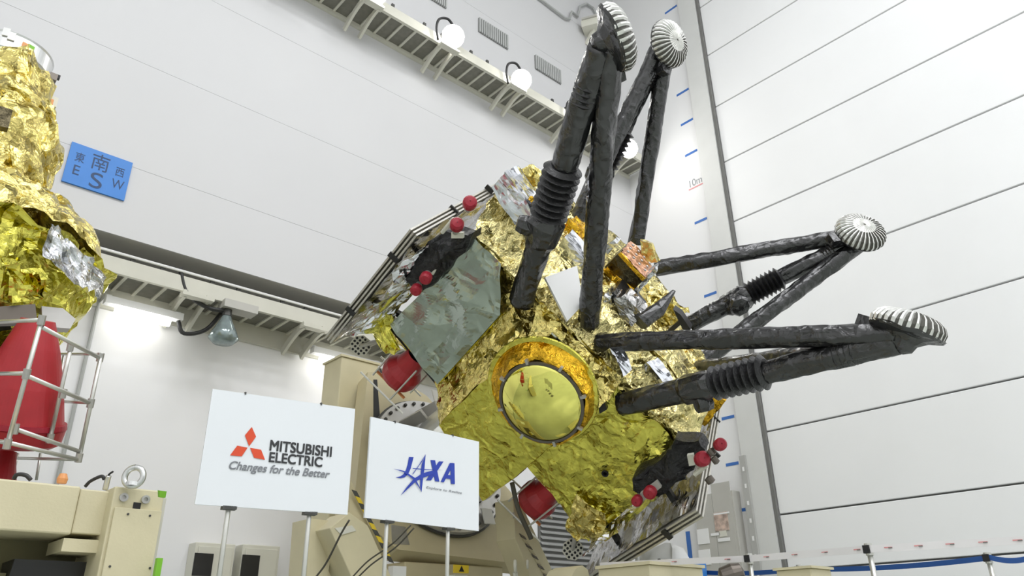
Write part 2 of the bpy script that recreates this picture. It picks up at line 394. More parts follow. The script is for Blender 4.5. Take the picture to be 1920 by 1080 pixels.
# wall grilles
def grille(pts, label):
    q = [pb.uv(*p) for p in pts]; u0 = (q[0][0]+q[3][0])/2; u1 = (q[1][0]+q[2][0])/2; v0 = (q[2][1]+q[3][1])/2; v1 = (q[0][1]+q[1][1])/2
    t = thing('wall_grille', label, 'vent', (u0, YB-.02, v0), group='grilles high on the back wall')
    mk('backing', G().box((u0, YB-.012, v0), (u1, YB-.001, v1)), MT['gap'], t)
    n = 14
    for i in range(n):
        a = u0+(u1-u0)*(i+.12)/n; b = u0+(u1-u0)*(i+.78)/n
        mk('louver_slat', G().box((a, YB-.05, v0), (b, YB-.013, v1)), MT['vent'], t)
grille(((898, 35), (953, 65), (953, 91), (898, 60)), 'grey slatted wall grille above the floodlight, middle of the three')
grille(((1004, 106), (1052, 130), (1052, 157), (1004, 128)), 'grey slatted wall grille nearest the corner of the room')
grille(((785, -32), (838, -2), (838, 15), (785, -16)), 'grey slatted wall grille cut by the top edge of the frame')
# conduit and wall camera beside the near upper foot
pts = [at(x, y, 1, YB-.06) for x, y in ((1000, -12), (1058, 33), (1068, 36), (1072, 22), (1083, 31), (1088, 12), (1100, 7), (1112, 15), (1122, 34))]
mk('wall_conduit', G().tube(pts, .035, 6), MT['vent'], label='thin grey conduit zigzagging on the wall beside the upper foot', cat='conduit')
c = at(1113, 50, 1, YB-.3)
t = thing('wall_camera', 'beige wall mounted camera box behind the near upper landing foot', 'camera', c)
mk('housing', G().box((-.22, -.2, -.12), (.22, .28, .1), M.Translation(c) @ M.Rotation(.5, 4, 'Z')), MT['cream'], t)
mk('hood', G().box((-.26, -.3, .1), (.26, .26, .16), M.Translation(c) @ M.Rotation(.5, 4, 'Z')), MT['grey'], t)
mk('mount', G().bar(c+V((0, 0, -.1)), V((c.x, YB, c.z-.4)), .08), MT['cream'], t)
# fluorescent lamps under the lower catwalk
def fluor(pa, pc, label):
    a = at(*pa, 1, YL-.35); b = at(*pc, 1, YL-.35); c = (a+b)/2
    b.z = a.z = c.z
    t = thing('fluorescent_lamp', label, 'lamp', c, group='fluorescent lamps under the lower catwalk')
    mk('housing', G().box((a.x-.15, YL-.42, c.z+.06), (b.x+.15, YL-.28, c.z+.16)), MT['white'], t)
    mk('tube', G().tube([a, b], .055, 10), MT['tube'], t, smooth=True)
    for x in (a.x-.1, b.x+.1):
        mk('bracket_arm', G().box((x-.04, YL-.3, c.z+.16), (x+.04, YL-.002, c.z+.22)), MT['white'], t)
    mk('cord', G().tube(bez([b+V((.1, -.02, .05)), b+V((.2, -.05, -.12)), b+V((.5, -.05, .02)), b+V((.72, -.1, .42)), b+V((.9, -.1, .6))]), .03, 6), MT['cable'], t, smooth=True)
fluor((216, 580), (318, 607), 'lit fluorescent tube under the lower catwalk, beside the gold foil module')
fluor((600, 674), (700, 694), 'lit fluorescent tube under the lower catwalk behind the fixture column')
c = at(421, 620, 1, YL-.7)
t = thing('pendant_lamp', 'unlit glass pendant lamp hanging from the lower catwalk', 'lamp', c)
mk('shade', G().lathe(c, (0, 0, 1), [(-.2, .001), (-.19, .14), (-.12, .21), (-.02, .17), (.12, .1), (.22, .06)], 18), MT['glass'], t, smooth=True)
mk('cap', G().lathe(c, (0, 0, 1), [(.22, .07), (.32, .06)], 12, True, True), MT['bolt'], t)
mk('stem', G().tube([c+V((0, 0, .3)), V((c.x, c.y, zl))], .02, 6), MT['cable'], t)
mk('junction_box', G().box((c.x-.1, c.y-.12, zl-.12), (c.x+.4, c.y+.12, zl-.001)), MT['grey'], t)
mk('cord', G().tube(bez([c+V((.0, 0, .3)), c+V((-.3, 0, .28)), c+V((-.6, 0, .42)), c+V((-.75, 0, .75))]), .03, 6), MT['cable'], t, smooth=True)
# ================================================================== spacecraft (local axes: X across to the lower panel, Y away, Z out of the landing deck)
_R = M(((0.7168, 0.3506, 0.6027), (-0.6962, 0.3113, 0.6469), (0.0391, -0.8833, 0.4672)))
_b = _R.col[0].normalized(); _c = (_R.col[1]-_b*_R.col[1].dot(_b)).normalized(); _a = _b.cross(_c)
_R = M((_b, _c, _a)).transposed()
CW = camo.matrix_world @ (M.Translation((1.275, -.005, -8.795)) @ _R.to_4x4())
CI = CW.inverted(); CIR = CI.to_3x3(); CO = CI @ CP
def cl(px, py, ax, val):
    d = CIR @ ray(px, py); return CO + d*((val-CO[ax])/d[ax])
def cn(px, py, g):
    d = CIR @ ray(px, py); return CO + d*((V(g)-CO).dot(d)/d.dot(d))
sc = thing('spacecraft', 'large gold foil spacecraft tilted on its fixture with four black landing legs', 'spacecraft', mat=CW)
def cm(name, g, mat, parent=sc, **k): return mk(name, g, mat, parent, local=True, **k)
# body: crumpled gold core
g = G()
X0, X1, Y0, Y1, Z0, Z1 = -1.62, 1.68, -1.0, 1.0, -2.05, -.33
n = 26
g.sheet((X0,Y0,Z0), (X1,Y0,Z0), (X1,Y0,Z1), (X0,Y0,Z1), 44, 24)
g.sheet((X0,Y1,Z0), (X1,Y1,Z0), (X1,Y1,Z1), (X0,Y1,Z1), 30, 16)
g.sheet((X0,Y0,Z0), (X0,Y1,Z0), (X0,Y1,Z1), (X0,Y0,Z1), 30, 20)
g.sheet((X1,Y0,Z0), (X1,Y1,Z0), (X1,Y1,Z1), (X1,Y0,Z1), 30, 20)
g.sheet((X0,Y0,Z0), (X1,Y0,Z0), (X1,Y1,Z0), (X0,Y1,Z0), 30, 20)
g.crum(.025, 3.2, 1, .03)
cm('body', g, MT['gold'], label='crumpled gold foil body')
# deck: foil blanket with rolled shoulders
def poly_sheet(outer, inner_c, n_ring, z_of=None):
    """fan grid from a centre to an outline of points"""
    g = G(); c = V(inner_c); m = len(outer); vs = [c]
    for r in range(1, n_ring+1):
        for p in outer: vs.append(c+(V(p)-c)*(r/n_ring))
    fs = [(0, 1+k, 1+(k+1) % m) for k in range(m)]
    for r in range(n_ring-1):
        for k in range(m): fs.append((1+r*m+k, 1+(r+1)*m+k, 1+(r+1)*m+(k+1) % m, 1+r*m+(k+1) % m))
    return g.add(vs, fs)
def dens(poly, n):
    out = []
    for i in range(len(poly)):
        a, b = V(poly[i]), V(poly[(i+1) % len(poly)])
        for k in range(n): out.append(a+(b-a)*k/n)
    return out
dk = [(-1.72,-.62,0), (-1.82,-.1,-.02), (-1.68,.64,0), (-.9,1.05,0), (-.1,1.3,0), (.5,1.0,0), (.9,.62,0), (1.6,-.2,-.02), (1.55,-.62,-.05)]
g = poly_sheet(dens(dk, 9), (-.1, .1, .03), 22)
g.crum(.03, 3.0, 2, .05)
cm('deck_blanket', g, MT['palegold'], label='crinkled pale gold foil on the landing deck')
g = G()
for (a, b) in ((0, 1), (1, 2), (2, 3), (3, 4), (4, 5), (5, 6), (6, 7), (7, 8)):
    pa, pb_ = V(dk[a]), V(dk[b]); lo = lambda p: V((max(X0, min(X1, p.x)), max(Y0, min(Y1, p.y)), Z1-.05))
    g.sheet(pa, pb_, lo(pb_), lo(pa), 14, 5)
g.sheet(dk[8], dk[0], (X0, Y0, Z1-.02), (X1, Y0, Z1-.02), 46, 9)
g.crum(.028, 3.0, 2, .045)
cm('shoulder_blanket', g, MT['palegold'], label='rumpled pale gold foil along the deck edge')
# radiator of silvered film on the near face
g = G(); yy = -1.07
A = [cl(735, 606, 1, yy), cl(825, 716, 1, yy), cl(940, 588, 1, yy), cl(943, 492, 1, yy), cl(885, 437, 1, yy), cl(800, 540, 1, yy)]
ma = (A[5]+A[4])/2
g.sheet(A[0], A[1], A[2], A[5], 24, 26); g.sheet(A[5], A[2], A[3], A[4], 24, 14)
for i, p in enumerate(g.v):
    q = V((p.x*2.1, p.y, p.z*2.1)); ds, _ = noise.voronoi(q*1.3+V((3, 1, 2)))
    g.v[i] = p+V((0, -.11*ds[0]-.03*noise.noise(q*1.7), 0))
cm('radiator_film', g, MT['radi'], label='grey green silvered film radiator')
cm('radiator_edging', G().tube([A[0]+V((0, .02, -.03)), A[1]+V((0, .02, -.03))], .028, 6).tube([A[1]+V((0, .01, 0)), A[2]+V((0, .01, 0))], .018, 6), MT['film'])
cm('edge_roll', G().tube([cl(688, 604, 1, -1.12), cl(722, 572, 1, -1.12), cl(770, 520, 1, -1.12)], [.05, .045, .04], 10).crum(.02, 7, 3, .02), MT['film'])
cm('radiator_backing', G().bar(A[0]+V((0, .1, -.07)), A[1]+V((0.05, .1, -.07)), .1, .1), MT['black'])
# dome tower: yellow film box in the middle of the near face
TY = -1.3; tl, tr, tz0, tz1 = -.42, .62, -2.5, -.62
q = [cl(832, 800, 1, TY), cl(905, 937, 1, TY), cl(1003, 866, 1, TY)]
P = [V((-.42, TY, -2.25)), V((.56, TY, -2.6)), V((.62, TY, -1.66)), V((.62, TY, -.62)), V((-.42, TY, -.62))]
g = G().sheet(P[0], P[1], P[2], V((-.42, TY, -1.66)), 22, 16); g.sheet((-.42, TY, -1.66), P[2], P[3], P[4], 22, 18)
g.crum(.012, 3.2, 3, .012)
cm('tower_film', g, MT['film'], label='smooth yellow film over the dome tower')
g = G().sheet(P[0], P[4], (-.78, -1.03, -.58), (-.78, -1.03, -2.05), 26, 12)
g.sheet(P[4], P[3], (.66, -1.0, -.36), (-.6, -1.0, -.36), 22, 8)
g.crum(.02, 4, 4, .03)
cm('tower_side', g, MT['gold'], label='wrinkled gold side of the dome tower')
g = G().sheet(P[1], P[2], (.66, -1.0, -1.66), (.62, -1.0, -2.5), 8, 5).sheet(P[2], P[3], (.66, -1, -.6), (.66, -1, -1.66), 10, 5)
g.sheet(P[0], P[1], (.6, -.6, -2.5), (-.5, -.6, -2.1), 12, 8).crum(.015, 4, 5, .02)
cm('tower_flank', g, MT['gold'])
# right hand near face, yellow film with a small port
B = [V((.62, -1.05, -1.98)), cl(1108, 1010, 1, -1.05), cl(1298, 845, 1, -1.05), V((.66, -1.05, -.42))]
B[2] = V((1.70, -1.05, -.42)); B[1] = V((1.77, -1.05, -2.12))
g = G().sheet(*B, 36, 42)
for i, p in enumerate(g.v):
    d = p-V((1.75, -1.05, -2.0)); a = math.atan2(d.z, d.x); r = d.length
    g.v[i] = p+V((0, -.016*math.sin(a*26)*max(0, 1-r/1.1), 0))
g.crum(.02, 2.8, 6, .03)
cm('side_film', g, MT['film'], label='yellow film face with radiating wrinkles')
hp = cl(1135, 887, 1, -1.09)
cm('port', G().lathe(hp, (0, -1, 0), [(0, .04), (.02, .04), (.02, .025), (-.03, .02)], 14, cap1=True), MT['black'])
g = poly_sheet(dens([(1.28,-1.12,-1.78), (1.6,-1.16,-1.6), (1.8,-1.1,-1.95), (1.72,-1.02,-2.3), (1.45,-1.05,-2.2)], 4), (1.58, -1.14, -1.98), 6).crum(.05, 6, 7, .05)
cm('corner_bundle', g, MT['gold'], label='bunched gold foil at the lower corner')
g = poly_sheet(dens([(-1.75,-1.12,-1.75), (-1.35,-1.16,-1.98), (-1.45,-1.1,-2.22), (-1.8,-1.02,-2.2), (-1.95,-1.05,-1.95)], 4), (-1.66, -1.16, -2.0), 6).crum(.06, 6, 9, .05)
cm('corner_bundle', g, MT['film'], label='bunched yellow foil at the left corner')
# dome: amber collar, rim with clips, gold mirror cap
hc = V((.1, TY, -.93)); dc = cl(1015, 755, 1, -1.5); nrm = V((0, -1, 0))
g = G()
for k in range(8): pass
prof = [(0, .60), (.03, .60), (.05, .57), (.12, .54), (.19, .50), (.2, .47)]
vs = []
nn_ = 60
for h, r in prof:
    f = h/.2; c = hc*(1-f)+V((dc.x, TY, dc.z))*f
    for k in range(nn_):
        a = 2*math.pi*k/nn_; vs.append(V((c.x+r*math.cos(a), TY-h, c.z+r*math.sin(a))))
g.add(vs, [(i*nn_+k, i*nn_+(k+1) % nn_, (i+1)*nn_+(k+1) % nn_, (i+1)*nn_+k) for i in range(len(prof)-1) for k in range(nn_)])
g.crum(.012, 9, 8, .012)
dm = cm('dome_collar', g, [MT['amber']], label='crumpled amber foil collar around the mirror dome')
for i, f in enumerate(g.f): pass
cm('collar_flange', G().lathe(hc+V((0, -.035, 0)), nrm, [(0, .625), (.015, .615), (.02, .57), (.0, .56)], 48), MT['film'], dm)
cm('dome_rim', G().lathe(V((dc.x, TY-.2, dc.z)), nrm, [(0, .465), (.022, .465), (.022, .435), (0, .435)], 56), MT['rim'], dm, smooth=False)
cm('mirror_dome', G().lathe(V((dc.x, TY-.205, dc.z)), nrm, [(.0, .44)]+[(.012+.135*(1-(k/16)**2), .437*k/16) for k in range(16, -1, -1)], 72), MT['mirror'], dm, smooth=True, label='convex gold mirror dome')
for k in range(8):
    a = math.pi*2*k/8+.25; p = V((dc.x+.475*math.cos(a), TY-.212, dc.z+.475*math.sin(a)))
    cm('rim_clip', G().box((-.028, -.02, -.014), (.028, .02, .014), M.Translation(p) @ M.Rotation(-a, 4, 'Y')), MT['plate'], dm)
cm('blue_strip', G().prism([cl(1020, 640, 1, -1.28), cl(1033, 626, 1, -1.28), cl(1100, 690, 1, -1.28), cl(1105, 712, 1, -1.28), cl(1085, 690, 1, -1.28)], (0, .04, 0)), MT['bluesil'])
# ---------------------------------------------------------------- folded solar panels
for s, lab in ((-1, 'folded solar panel stack on the upper left side'), (1, 'folded solar panel stack on the lower right side')):
    xo = 1.96
    if s < 0: rect = [(-1.47,-.56), (1.3,-.5), (1.3,-2.38), (-1.47,-2.38)]
    else: rect = [(-1.66,-.47), (1.2,-.62), (1.2,-2.4), (-1.40,-2.3)]
    first = None
    for k in range(3):
        x = s*(xo+.042*k); dz = 0
        g = G().prism([(x, y, z+dz) for y, z in rect], (s*.02, 0, 0))
        o = cm('solar_panel', g, MT['solar'], label=lab if k == 0 else None)
        first = first or o
    xi = s*(xo-.012+.0)
    g = G().sheet(*[(xi, y*.985, z*.995) for y, z in rect], 26, 20).crum(.010, 5, 11+s, .022)
    cm('panel_lining', g, MT['dsilver'], first, label='crinkled silver lining of the panel')
    for y, z in ((-1.47 if s < 0 else -1.60, -.95), (-1.47 if s < 0 else -1.47, -1.85), (-.5, rect[0][1]+.02), (.5, rect[1][1]+.02)):
        cm('hinge', G().box((min(s*(xo-.004), s*(xo+.115)), y-.012, z-.03), (max(s*(xo-.004), s*(xo+.115)), y+.012, z+.03)), MT['dark'], first)
    # link arms holding the panel to the body
    for z in (-.9, -1.8):
        cm('panel_arm', G().bar((s*1.6, -.9, z), (s*(xo), -1.1, z), .06), MT['dark'])
# silver crinkled sheet between body and panels
g = G().sheet((-1.66,-1.0,-.45), (-1.88,-1.38,-.7), (-1.88,-1.38,-2.25), (-1.66,-1.0,-2.05), 10, 26).crum(.02, 4, 14, .06)
cm('side_sheet', g, MT['silver'], label='crinkled silver sheet between body and upper panel')
g = G().sheet((1.74,-1.02,-2.05), (1.80,-1.25,-2.2), (1.80,-1.2,-.5), (1.72,-1.02,-.5), 8, 26).crum(.02, 4, 15, .05)
cm('side_sheet', g, MT['silver'], label='crinkled silver sheet between body and lower panel')
# ---------------------------------------------------------------- landing legs
def strut(a, b, r, n=14, wr=.012, seed=0):
    a, b = V(a), V(b); m = max(6, int((b-a).length/.05)); g = G()
    n = 26; m = max(8, int((b-a).length/.035)); u = (b-a).normalized(); x = u.orthogonal().normalized(); y = u.cross(x); vs = []; L_ = (b-a).length
    for i in range(m+1):
        t = L_*i/m; c = a+u*t
        for k in range(n):
            an = 2*math.pi*k/n; q = V((math.cos(an+t*1.1)*1.5, math.sin(an+t*1.1)*1.5, t*1.5+seed*9.7))
            fold = (1-abs(noise.noise(q))*3.2)*.12+(1-abs(noise.noise(q*2.3+V((5, 1, 2))))*3.0)*.06+.07*noise.noise(q*.6)
            vs.append(c+(x*math.cos(an)+y*math.sin(an))*r*(.94+fold))
    g.add(vs, [(i*n+k, i*n+(k+1) % n, (i+1)*n+(k+1) % n, (i+1)*n+k) for i in range(m) for k in range(n)]+[tuple(range(n))[::-1], tuple(m*n+k for k in range(n))])
    return g
def bellows(a, b, r0, r1, nr):
    a, b = V(a), V(b); d = b-a; pr_ = []
    for i in range(nr*2+1): pr_.append((d.length*i/(nr*2), r1 if i % 2 else r0))
    return G().lathe(a, d, pr_, 24, True, True)
def foot(c, nv, r=.29):
    gl = G(); nb = 30; x = nv.orthogonal().normalized(); y = nv.cross(x); ng = 5
    prof = [(0, 1.0), (.05, 1.0), (.10, .90), (.135, .72), (.155, .45), (.165, .2), (.168, .04)]
    nn = nb*4; vs = []
    for j, (h, rr) in enumerate(prof):
        for k in range(nn):
            a = 2*math.pi*k/nn; ridge = (1 if k % 4 in (0, 1) else 0)*.018*(1 if 0 < j < 6 else .4)
            vs.append(c+nv*(h+ridge*.7)+(x*math.cos(a)+y*math.sin(a))*(rr*r+ridge*.5))
    o = 0
    for i in range(len(prof)-1):
        for k in range(nn):
            gl.cur = 1 if (k % 4 in (0, 1) or i > 3) else 0
            gl.add([], []); gl.f.append((i*nn+k, i*nn+(k+1) % nn, (i+1)*nn+(k+1) % nn, (i+1)*nn+k)); gl.mi.append(gl.cur)
    gl.v = vs; gl.f.append(tuple((len(prof)-1)*nn+k for k in range(nn))); gl.mi.append(0)
    return gl
SF, HF = 1.606, 1.94
# per leg: signs, pad centre pixel, primary base pixel, secondary base pixels, pixel of the knee (bellows) and the radii
LEGS = [
 dict(s=(-1,-1), pad=(1150,72), prim=(978,566), sec=[((1104,608), (-.05,-.75,.02)), ((1003,455), (-1.6,.1,-.05))], r=(.135,.108), lab='near upper landing leg with a dark bellows'),
 dict(s=(-1, 1), pad=(1252,83), prim=(1078,432), sec=[((1192,458), (-.1,1.2,.02)), ((1068,438), (-1.5,.5,-.05))], r=(.125,.098), lab='far upper landing leg'),
 dict(s=(1, 1), pad=(1612,438), prim=(1292,608), sec=[((1228,504), (.1,1.2,.02)), ((1300,690), (1.3,.3,-.05))], r=(.112,.098), lab='far right landing leg'),
 dict(s=(1,-1), pad=(1700,618), prim=(1165,758), sec=[((1122,642), (.05,-.75,.02)), ((1300,690), (1.3,.1,-.05))], r=(.12,.095), lab='near right landing leg with a dark bellows'),
]
for li, Lg in enumerate(LEGS):
    sx, sy = Lg['s']
    nv = (V((0, 0, .82))+V((-sx, -sy, 0)).normalized()*.574).normalized()
    pc = cn(*Lg['pad'], (sx*SF, sy*SF, HF+.12)); ank = pc-nv*.1
    base = cn(*Lg['prim'], (sx*.92, sy*.92 if sy > 0 else -1.0, -.36))
    d = (ank-base); ln = d.length; u = d/ln; rp, rs = Lg['r']
    k0, k1 = (.38, .58) if sy < 0 else (.36, .56)
    leg = cm('landing_leg', strut(base, base+d*k0, rp, seed=li), MT['blackwrap'], smooth=True, label=Lg['lab'])
    knee = base+d*k0; kt = base+d*k1
    cm('bellows', bellows(knee, kt, rp*1.02, rp*1.42, 8), MT['bellow'], leg)
    # knee housing and side lug
    side = u.cross(nv).normalized()
    g = poly_sheet([], (0, 0, 0), 0) if False else G()
    g.lathe(knee-u*.34, u, [(0, rp*.98), (.06, rp*1.2), (.28, rp*1.36), (.36, rp*1.05)], 12, True, True).crum(.02, 8, li, .02)
    cm('knee_wrap', g, MT['blackwrap'], leg)
    lugdir = V((sx, sy*.2, -1)).normalized() if sy < 0 else V((0, -1, -.5)).normalized()
    lugdir = (lugdir-u*lugdir.dot(u)).normalized()
    lr = .105 if sy < 0 else .135
    g = G().lathe(knee-u*.16, lugdir, [(0, lr), (rp*1.6, lr*1.05), (rp*2.0, lr*.85), (rp*2.1, lr*.3)], 8, False, True).crum(.012, 8, li+3)
    cm('knee_lug', g, MT['blackwrap'], leg)
    cm('upper_strut', strut(kt-u*.02, ank-u*.04, rp*.90, seed=li+10), MT['blackwrap'], leg, smooth=True)
    cm('boot_ring', bellows(base+d*.80, base+d*.87, rp*.8, rp*.98, 4), MT['bellow'], leg)
    for j, (pp, gs) in enumerate(Lg['sec']):
        b2 = cn(*pp, gs)
        side2 = (b2-base); side2 = (side2-u*side2.dot(u)).normalized()
        e2 = ank+side2*rp*.75-nv*.03
        cm('side_strut', strut(b2, e2, rs if not (sy < 0 and j == 1) else rs*.8, seed=li*3+j+20), MT['blackwrap'], leg, smooth=True)
    # ankle wrap and the ribbed pad
    g = G().lathe(ank-nv*.10, nv, [(.0, .04), (.03, .09), (.09, .12), (.135, .18), (.165, .285), (.195, .30), (.2, .27)], 18, True, True).crum(.012, 7, li+5, .012)
    ak = cm('ankle_wrap', g, MT['blackwrap'], leg)
    tang = (u-nv*u.dot(nv)).normalized()
    cm('ankle_lug', G().box((-.09, -.07, -.05), (.09, .07, .06), M.Translation(pc-nv*.05-tang*.30) @ nv.to_track_quat('Z', 'X').to_matrix().to_4x4()).crum(.02, 6, li), MT['blackwrap'], leg)
    cm('foot_pad', foot(pc-nv*.02, nv), [MT['ribd'], MT['ribl']], leg, label='ribbed silver foot pad')
# ---------------------------------------------------------------- thruster clusters with red caps
def cap_unit(p, d, r, L, parent):
    p, d = V(p), V(d).normalized()
    cm('red_cap', G().lathe(p, d, [(0, r*.9), (.01, r), (L*.75, r), (L, r*.72), (L+.005, .005)], 16, True), MT['redcap'], parent, smooth=False)
    cm('nozzle', G().tube([p-d*.14, p], [r*.45, r*.8], 12), MT['alutube'], parent)
def cluster(pxs, caps, lab, seed):
    ps = [cl(x, y, 1, -1.24) for x, y in pxs]
    g = poly_sheet(dens(ps, 4), sum(ps, V())/len(ps)+V((0, -.1, 0)), 6)
    n0 = len(g.v); m = len(ps)*4
    rim = list(range(n0-m, n0))
    back = [g.v[i]+V((0, .2, 0)) for i in rim]; o = len(g.v); g.v += back
    for k in range(m): g.f.append((rim[k], o+k, o+(k+1) % m, rim[(k+1) % m])); g.mi.append(0)
    g.crum(.03, 6, seed, .03)
    t = cm('thruster_cluster', g, MT['blackcloth'], label=lab)
    for (x, y), (x2, y2), r in caps:
        p = cl(x, y, 1, -1.38); p2 = cl(x2, y2, 1, -1.46)
        cap_unit(p, p2-p, r, .10, t)
    return t
t1 = cluster([(762,522), (782,475), (835,430), (880,440), (892,432), (880,462), (862,480), (830,520), (800,540), (775,548)],
  [((856,425), (858,415), .072), ((880,384), (882,376), .072), ((800,518), (797,524), .066), ((782,540), (779,546), .062)], 'black thruster cluster with red caps by the radiator', 3)
cm('bracket_plate', G().prism([cl(x, y, 1, -1.3) for x, y in ((846,436), (868,436), (868,447), (846,447))], (0, .04, 0)), MT['cream'], t1)
cm('bracket_plate', G().prism([cl(x, y, 1, -1.3) for x, y in ((806,500), (818,506), (812,516), (804,512))], (0, .04, 0)), MT['cream'], t1)
cm('pale_rod', G().tube([cl(829,436, 1, -1.3), cl(851,410, 1, -1.34)], .022, 8), MT['cream'], t1)
t2 = cluster([(1188,918), (1186,897), (1230,868), (1262,842), (1266,828), (1310,828), (1322,850), (1300,880), (1285,895), (1262,912), (1240,925), (1215,938)],
  [((1314,862), (1322,858), .078), ((1348,835), (1354,831), .062), ((1221,920), (1217,926), .068), ((1196,936), (1193,941), .058)], 'black thruster cluster with red caps by the lower panel', 8)
cm('bracket_plate', G().prism([cl(x, y, 1, -1.36) for x, y in ((1288,854), (1300,852), (1303,872), (1292,874))], (0, .04, 0)), MT['cream'], t2)
cm('bracket_plate', G().prism([cl(x, y, 1, -1.36) for x, y in ((1200,926), (1232,902), (1240,914), (1206,940))], (0, .04, 0)), MT['grey'], t2)
cm('pale_rod', G().tube([cl(1302,890, 1, -1.36), cl(1326,872, 1, -1.36)], .024, 8), MT['cream'], t2)
for x, y, r in ((1341,863,.034), (1331,900,.045), (1334,848,.04)):
    p = cl(x, y, 1, -1.4); cm('knob', G().lathe(p, (1, -.3, 0), [(-.04, .01), (-.03, r), (.03, r), (.04, .01)], 12, True, True), MT['rim'], t2)
# ---------------------------------------------------------------- deck equipment
def slab(name, pxs, z, h, mat, label=None, crum=0.0, parent=sc, seed=1):
    """box whose outline is seen on the deck plane Z=z, raised to z+h"""
    top = [cl(x, y, 2, z+h) for x, y in pxs]; low = [V((p.x, p.y, z)) for p in top]; g = G(); n = len(top)
    if n == 4:
        g.sheet(*top, 8, 8)
        for i in range(4): g.sheet(low[i], low[(i+1) % 4], top[(i+1) % 4], top[i], 8, 4)
        g.sheet(*low, 2, 2)
    else: g.prism(low, (0, 0, h))
    if crum: g.crum(crum, 5, seed, crum)
    return cm(name, g, mat, parent, label=label)
def upright(name, pxs, y, dy, mat, label=None, crum=0.0, parent=sc, seed=1):
    """block whose near side is seen on the plane Y=y"""
    f = [cl(px, py, 1, y) for px, py in pxs]; g = G(); b = [p+V((0, dy, 0)) for p in f]; n = len(f)
    if n == 4:
        g.sheet(*f, 8, 8); g.sheet(*b, 4, 4)
        for i in range(4): g.sheet(f[i], f[(i+1) % 4], b[(i+1) % 4], b[i], 6, 6)
    else: g.prism(f, (0, dy, 0))
    mz = min(p.z for p in g.v)
    if mz > .04:
        c_ = sum(g.v, V())/len(g.v); g.bar((c_.x, c_.y, mz+.03), (c_.x, c_.y, -.03), .05)
    if crum: g.crum(crum, 5, seed, crum)
    return cm(name, g, mat, parent, label=label)
upright('silver_pouch', [(922,352), (948,322), (1000,402), (966,424)], -.78, .4, MT['flatsilver'], 'silver foil pouch at the deck corner', .014, seed=4)
g = G().tube(bez([cl(972,352, 1, -.2), cl(985,332, 1, -.2), cl(1004,326, 1, -.2), cl(1012,345, 1, -.2)]), [.09]*18+[.09], 14).crum(.03, 7, 3, .03)
cm('foil_roll', g, MT['gold'], label='rolled yellow foil sleeve')
upright('amber_pouch', [(975,390), (1000,372), (1012,420), (985,455)], -.6, .3, MT['amber'], None, .05, seed=6)
def sloped(name, pxs, z, h, mat, label=None, crum=0.0):
    """flat block lying on the sloping near edge of the deck"""
    n = V((0, -.45, .89)).normalized(); o = V((0, -.62, -.06)); top = []
    for x, y in pxs:
        d = CIR @ ray(x, y); top.append(CO+d*((o+n*(z+h)-CO).dot(n)/d.dot(n)))
    low = [p-n*h for p in top]; g = G().sheet(*top, 6, 6)
    for i in range(4): g.sheet(low[i], low[(i+1) % 4], top[(i+1) % 4], top[i], 6, 2)
    if crum: g.crum(crum, 5, 2, crum)
    return cm(name, g, mat, sc, label=label)
sloped('radiator_plate', [(1022,520), (1082,498), (1094,570), (1064,602)], .07, .03, MT['white'], 'flat white radiator plate on the deck')
upright('silver_case', [(1028,482), (1058,446), (1102,498), (1086,534)], -.45, .35, MT['flatsilver'], 'long silver foil case behind the strut', .012, seed=7)
upright('amber_pouch', [(1040,440), (1068,412), (1092,450), (1062,470)], .1, .3, MT['amber'], None, .05, seed=9)
upright('gold_pouch', [(1062,478), (1090,445), (1120,470), (1100,520)], .3, .3, MT['gold'], None, .05, seed=10)
ib = upright('instrument_box', [(1132,502), (1162,474), (1208,524), (1180,552)], -.05, .5, MT['brown'], 'dark instrument box with copper top', .008, seed=2)
f = [cl(1162,474, 1, -.05), cl(1208,524, 1, -.05)]
g = G().sheet(f[0]+V((0,0,.02)), f[1]+V((0,0,.02)), f[1]+V((0,.5,.02)), f[0]+V((0,.5,.02)), 8, 8).crum(.02, 9, 3, .01)
cm('copper_top', g, MT['copper'], ib, label='copper coloured mottled film')
for k in range(4):
    for j in range(3):
        p = f[0]+(f[1]-f[0])*(.15+.23*k)+V((0, .1+.14*j, .04)); cm('fastener', G().lathe(p, (0,0,1), [(0, .018), (.015, .018), (.02, .005)], 8), MT['plate'], ib)
cm('box_edge', G().bar(f[0]+V((0,-.01,.0)), f[1]+V((0,-.01,0)), .04), MT['amber'], ib)
upright('amber_skirt', [(1130,505), (1140,500), (1186,548), (1172,562)], -.12, .12, MT['amber'], None, .03, seed=12)
upright('bright_film', [(1196,450), (1220,458), (1234,492), (1206,498)], .42, .12, MT['gold'], None, .02, seed=13)
upright('silver_bracket', [(1133,465), (1150,450), (1156,456), (1140,478)], .1, .2, MT['silver'], None, .01, seed=14)
upright('silver_bracket', [(1205,520), (1228,505), (1230,515), (1195,552)], .0, .2, MT['silver'], None, .02, seed=15)
